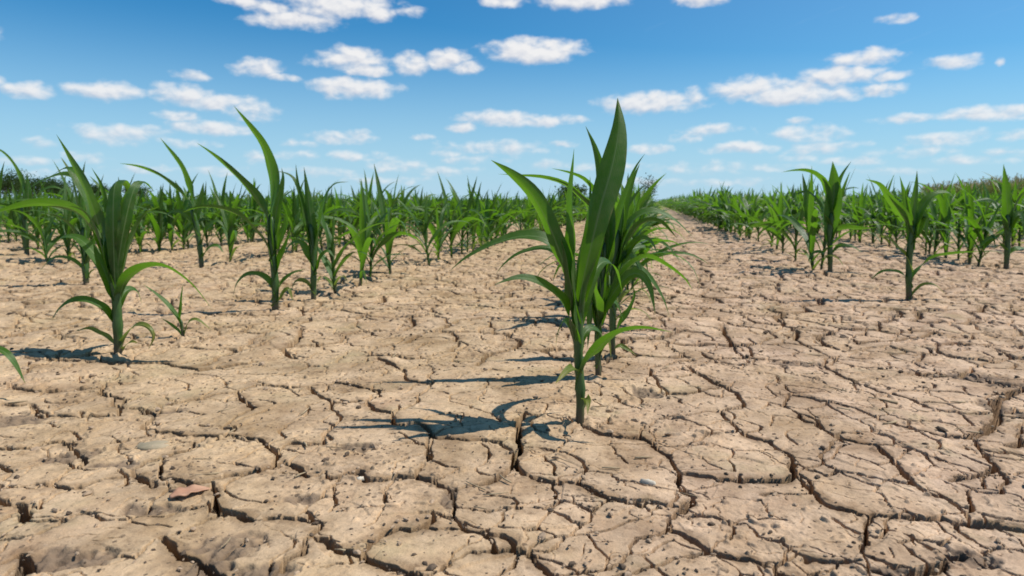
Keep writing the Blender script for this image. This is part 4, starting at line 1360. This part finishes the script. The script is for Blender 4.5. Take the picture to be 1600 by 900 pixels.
CLOUDS = [  # x, y, half width, half height in the photo, weight
 (40,141,42,13,1),(165,142,56,15,1),(290,148,52,18,1),(335,158,48,14,1),(395,172,36,18,.75),(300,117,28,8,.6),(405,105,36,15,1),(438,121,26,7,.8),
 (275,181,32,9,.75),(330,199,62,11,.95),(185,210,70,15,.75),(245,206,30,10,.6),(140,246,28,8,.5),(380,3,46,9,1),(420,12,40,12,.9),(458,33,70,15,1.05),(530,8,90,22,1.1),
 (585,18,34,16,1),(640,19,26,9,.55),(550,92,50,19,1.05),(575,108,36,11,1),(488,98,20,9,.5),(553,138,64,17,1.1),(643,100,28,20,1),(700,92,34,16,1),(728,105,28,11,1),
 (535,214,48,11,.75),(540,243,24,9,.8),(582,244,20,7,.4),(620,258,46,10,.55),(720,199,28,8,.85),(785,184,62,13,1),(855,188,56,9,.9),(780,231,90,11,.6),(835,80,76,21,1.15),
 (785,1,34,12,1),(910,0,66,17,1.1),(1098,-2,48,12,1.1),(1015,160,84,17,1.05),(1085,150,18,15,.8),(1175,137,66,19,1),(1235,146,80,19,1.1),(1310,118,70,16,1.05),
 (1350,90,58,14,1),(1392,117,32,9,.9),(1315,149,36,11,.85),(1378,142,38,11,.8),(1485,97,46,11,.9),(1562,95,10,8,.7),(1408,29,22,9,.8),(1390,31,20,5,.4),(1540,176,86,12,1),(1410,185,48,8,.7),
 (1110,203,48,9,.7),(1247,190,16,6,.7),(1262,208,66,13,.7),(1272,232,48,11,.65),(1160,231,58,9,.85),(1250,246,40,7,.45),(1015,233,36,8,.85),(1070,215,26,8,.65),
 (1480,217,68,12,.75),(1582,210,32,9,.6),(460,243,28,8,.45),(400,246,26,10,.5),(1420,238,60,8,.4),(950,262,60,7,.4),(1100,262,90,9,.4),(60,225,30,8,.4),
 (-60,120,60,16,1),(-140,190,70,14,.9),(30,250,50,8,.45),(90,272,60,7,.45),(230,265,60,7,.5),(330,268,50,7,.5),(470,225,26,6,.4),(500,270,60,7,.5),(600,282,60,6,.5),(690,268,50,7,.5),(740,250,44,7,.5),(860,258,40,7,.45),(1010,285,60,6,.5),(1130,285,60,6,.45),(1200,262,50,7,.5),(1330,250,50,7,.5),(1380,268,60,7,.45),(1520,250,60,8,.5),(1580,238,40,7,.5),(660,215,16,5,.5),(300,225,40,7,.5),(700,240,30,6,.45),(880,225,24,5,.45),(1330,225,30,6,.5),(1690,130,60,16,1),(1760,60,70,20,1),(-90,40,80,22,1)]
rgS = random.Random(8)
world = bpy.data.worlds.new('World')
scene.world = world
world.use_nodes = True
nt = world.node_tree
for n in list(nt.nodes): nt.nodes.remove(n)
k = NT(nt)
wo = k.n('ShaderNodeOutputWorld'); bg = k.n('ShaderNodeBackground')
tc = k.n('ShaderNodeTexCoord')
sky = k.n('ShaderNodeTexSky'); sky.sky_type = 'NISHITA'; sky.sun_disc = False
sky.sun_elevation = SUN_EL
sky.sun_rotation = math.atan2(SUN.x, SUN.y)
sky.altitude = 100; sky.air_density = 1.0; sky.dust_density = 0.25; sky.ozone_density = 1.6
hs = k.n('ShaderNodeHueSaturation'); hs.inputs['Saturation'].default_value = 1.18; hs.inputs['Hue'].default_value = 0.5
k.l(sky.outputs[0], hs.inputs['Color'])
skyc = k.mix(1.0, hs.outputs[0], (0.38, 1.13, 1.42), 'MULTIPLY')
# bearing and height of the view ray
sep = k.n('ShaderNodeSeparateXYZ'); k.l(tc.outputs['Generated'], sep.inputs[0])
az = k.math('ARCTAN2', sep.outputs[0], sep.outputs[1])
el = k.math('ARCSINE', sep.outputs[2])
cmb = k.n('ShaderNodeCombineXYZ'); k.l(az, cmb.inputs[0]); k.l(el, cmb.inputs[1])
ae = cmb.outputs[0]


def ang(px, py):
    d = ray(px, py).normalized()
    return math.atan2(d.x, d.y), math.asin(d.z)


wrp = k.n('ShaderNodeTexNoise'); wrp.inputs['Scale'].default_value = 26; wrp.inputs['Detail'].default_value = 3; k.l(ae, wrp.inputs['Vector'])
w1 = k.n('ShaderNodeVectorMath', operation='MULTIPLY_ADD'); k.l(wrp.outputs['Color'], w1.inputs[0]); w1.inputs[1].default_value = (.026, .012, 0); w1.inputs[2].default_value = (-.013, -.006, 0)
w2 = k.n('ShaderNodeVectorMath', operation='ADD'); k.l(ae, w2.inputs[0]); k.l(w1.outputs[0], w2.inputs[1])
field = None; vert = None
for (cx, cy, rx, ry, wt) in CLOUDS:
    a, e = ang(cx, cy)
    a2 = ang(cx + rx, cy)[0]; e2 = ang(cx, cy - ry)[1]
    ix, iy = 1 / abs(a2 - a), 1 / abs(e2 - e)
    ma = k.n('ShaderNodeVectorMath', operation='MULTIPLY_ADD')
    k.l(w2.outputs[0], ma.inputs[0]); ma.inputs[1].default_value = (ix, iy, 0); ma.inputs[2].default_value = (-a * ix, -e * iy, 0)
    dp = k.n('ShaderNodeVectorMath', operation='DOT_PRODUCT'); k.l(ma.outputs[0], dp.inputs[0]); k.l(ma.outputs[0], dp.inputs[1])
    v = k.math('MULTIPLY_ADD', dp.outputs['Value'], -0.72 * wt, wt)
    field = v if field is None else k.math('MAXIMUM', field, v)
    # the same puff looked up a little higher: tells lit crown from shaded base
    up = k.n('ShaderNodeVectorMath', operation='ADD'); k.l(ma.outputs[0], up.inputs[0]); up.inputs[1].default_value = (0.15, 0.55, 0)
    du = k.n('ShaderNodeVectorMath', operation='DOT_PRODUCT'); k.l(up.outputs[0], du.inputs[0]); k.l(up.outputs[0], du.inputs[1])
    vu = k.math('MULTIPLY_ADD', du.outputs['Value'], -0.72 * wt, wt)
    vert = vu if vert is None else k.math('MAXIMUM', vert, vu)
field = k.math('MAXIMUM', field, -1.2)
vert = k.math('MAXIMUM', vert, -1.2)
sc = k.n('ShaderNodeVectorMath', operation='MULTIPLY'); k.l(ae, sc.inputs[0]); sc.inputs[1].default_value = (1.0, 1.7, 1)
puff = k.noise(sc.outputs[0], 40.0, 5, 0.52, 0.2)
off = k.n('ShaderNodeVectorMath', operation='ADD'); k.l(sc.outputs[0], off.inputs[0]); off.inputs[1].default_value = (0.004, 0.010, 0)
puff2 = k.noise(off.outputs[0], 40.0, 4, 0.5, 0.2)
f2 = k.math('ADD', field, k.math('MULTIPLY', k.math('SUBTRACT', puff, 0.5), 2.1))
alpha = k.mapr(f2, -0.15, 1.1, 0, 1, True)
# more broken cloud towards the horizon
lowb = k.math('MULTIPLY', k.mapr(el, 0.0, 0.05, 0.2, 1.0), k.mapr(el, 0.05, 0.13, 1.0, 0.0))
sc2 = k.n('ShaderNodeVectorMath', operation='MULTIPLY'); k.l(ae, sc2.inputs[0]); sc2.inputs[1].default_value = (1.0, 4.5, 1)
lowc = k.mapr(k.noise(sc2.outputs[0], 11.0, 6, 0.6), 0.42, 0.70, 0, 0.85)
lowc = k.math('MULTIPLY', lowc, lowb)
# thin high streaks on the right
rot = k.n('ShaderNodeVectorRotate', rotation_type='Z_AXIS'); k.l(ae, rot.inputs['Vector']); rot.inputs['Angle'].default_value = R(-17)
sc3 = k.n('ShaderNodeVectorMath', operation='MULTIPLY'); k.l(rot.outputs[0], sc3.inputs[0]); sc3.inputs[1].default_value = (1.6, 15, 1)
cir = k.mapr(k.noise(sc3.outputs[0], 2.2, 5, 0.6, 0.3), 0.50, 0.78, 0, 0.30)
cir = k.math('MULTIPLY', cir, k.mapr(az, -0.15, 0.25, 0.15, 1.0))
hz = k.math('MAXIMUM', k.mapr(el, -0.05, 0.28, 0.95, 0.0, True), k.mapr(az, -0.55, 0.7, 0.0, 0.20, True))
thin = k.math('MAXIMUM', k.math('MAXIMUM', lowc, cir), hz)
shade = k.math('MULTIPLY_ADD', k.math('SUBTRACT', puff, puff2), 2.2, 0.62)
thick = k.mapr(f2, 0.25, 1.5, 0, 1)
shade = k.math('SUBTRACT', shade, k.math('MULTIPLY', k.math('SUBTRACT', vert, field), 0.75), clamp=True)
CW = 10.6
ccol = k.mix(shade, (0.70 * CW, 0.74 * CW, 0.84 * CW), (1.03 * CW, 1.02 * CW, 1.02 * CW))
c = k.mix(thin, skyc, (0.56 * CW, 0.78 * CW, 0.99 * CW))
c = k.mix(k.math('MULTIPLY', alpha, k.mapr(el, 0.0, 0.2, 0.72, 0.97)), c, ccol)
k.l(c, bg.inputs['Color'])
bg.inputs['Strength'].default_value = 0.078
k.l(bg.outputs[0], wo.inputs[0])
world.cycles.sampling_method = 'MANUAL'
world.cycles.sample_map_resolution = 1024

# ------------------------------------------------------------------ render settings
scene.render.engine = 'CYCLES'
scene.view_settings.view_transform = 'Standard'
scene.view_settings.look = 'None'
scene.view_settings.gamma = 1
scene.view_settings.exposure = 0.08
scene.cycles.use_denoising = True
scene.cycles.max_bounces = 6
scene.cycles.diffuse_bounces = 3
scene.cycles.transparent_max_bounces = 6
scene.cycles.filter_width = 1.7
print('scene built', round(time.time() - T0, 1), 's')
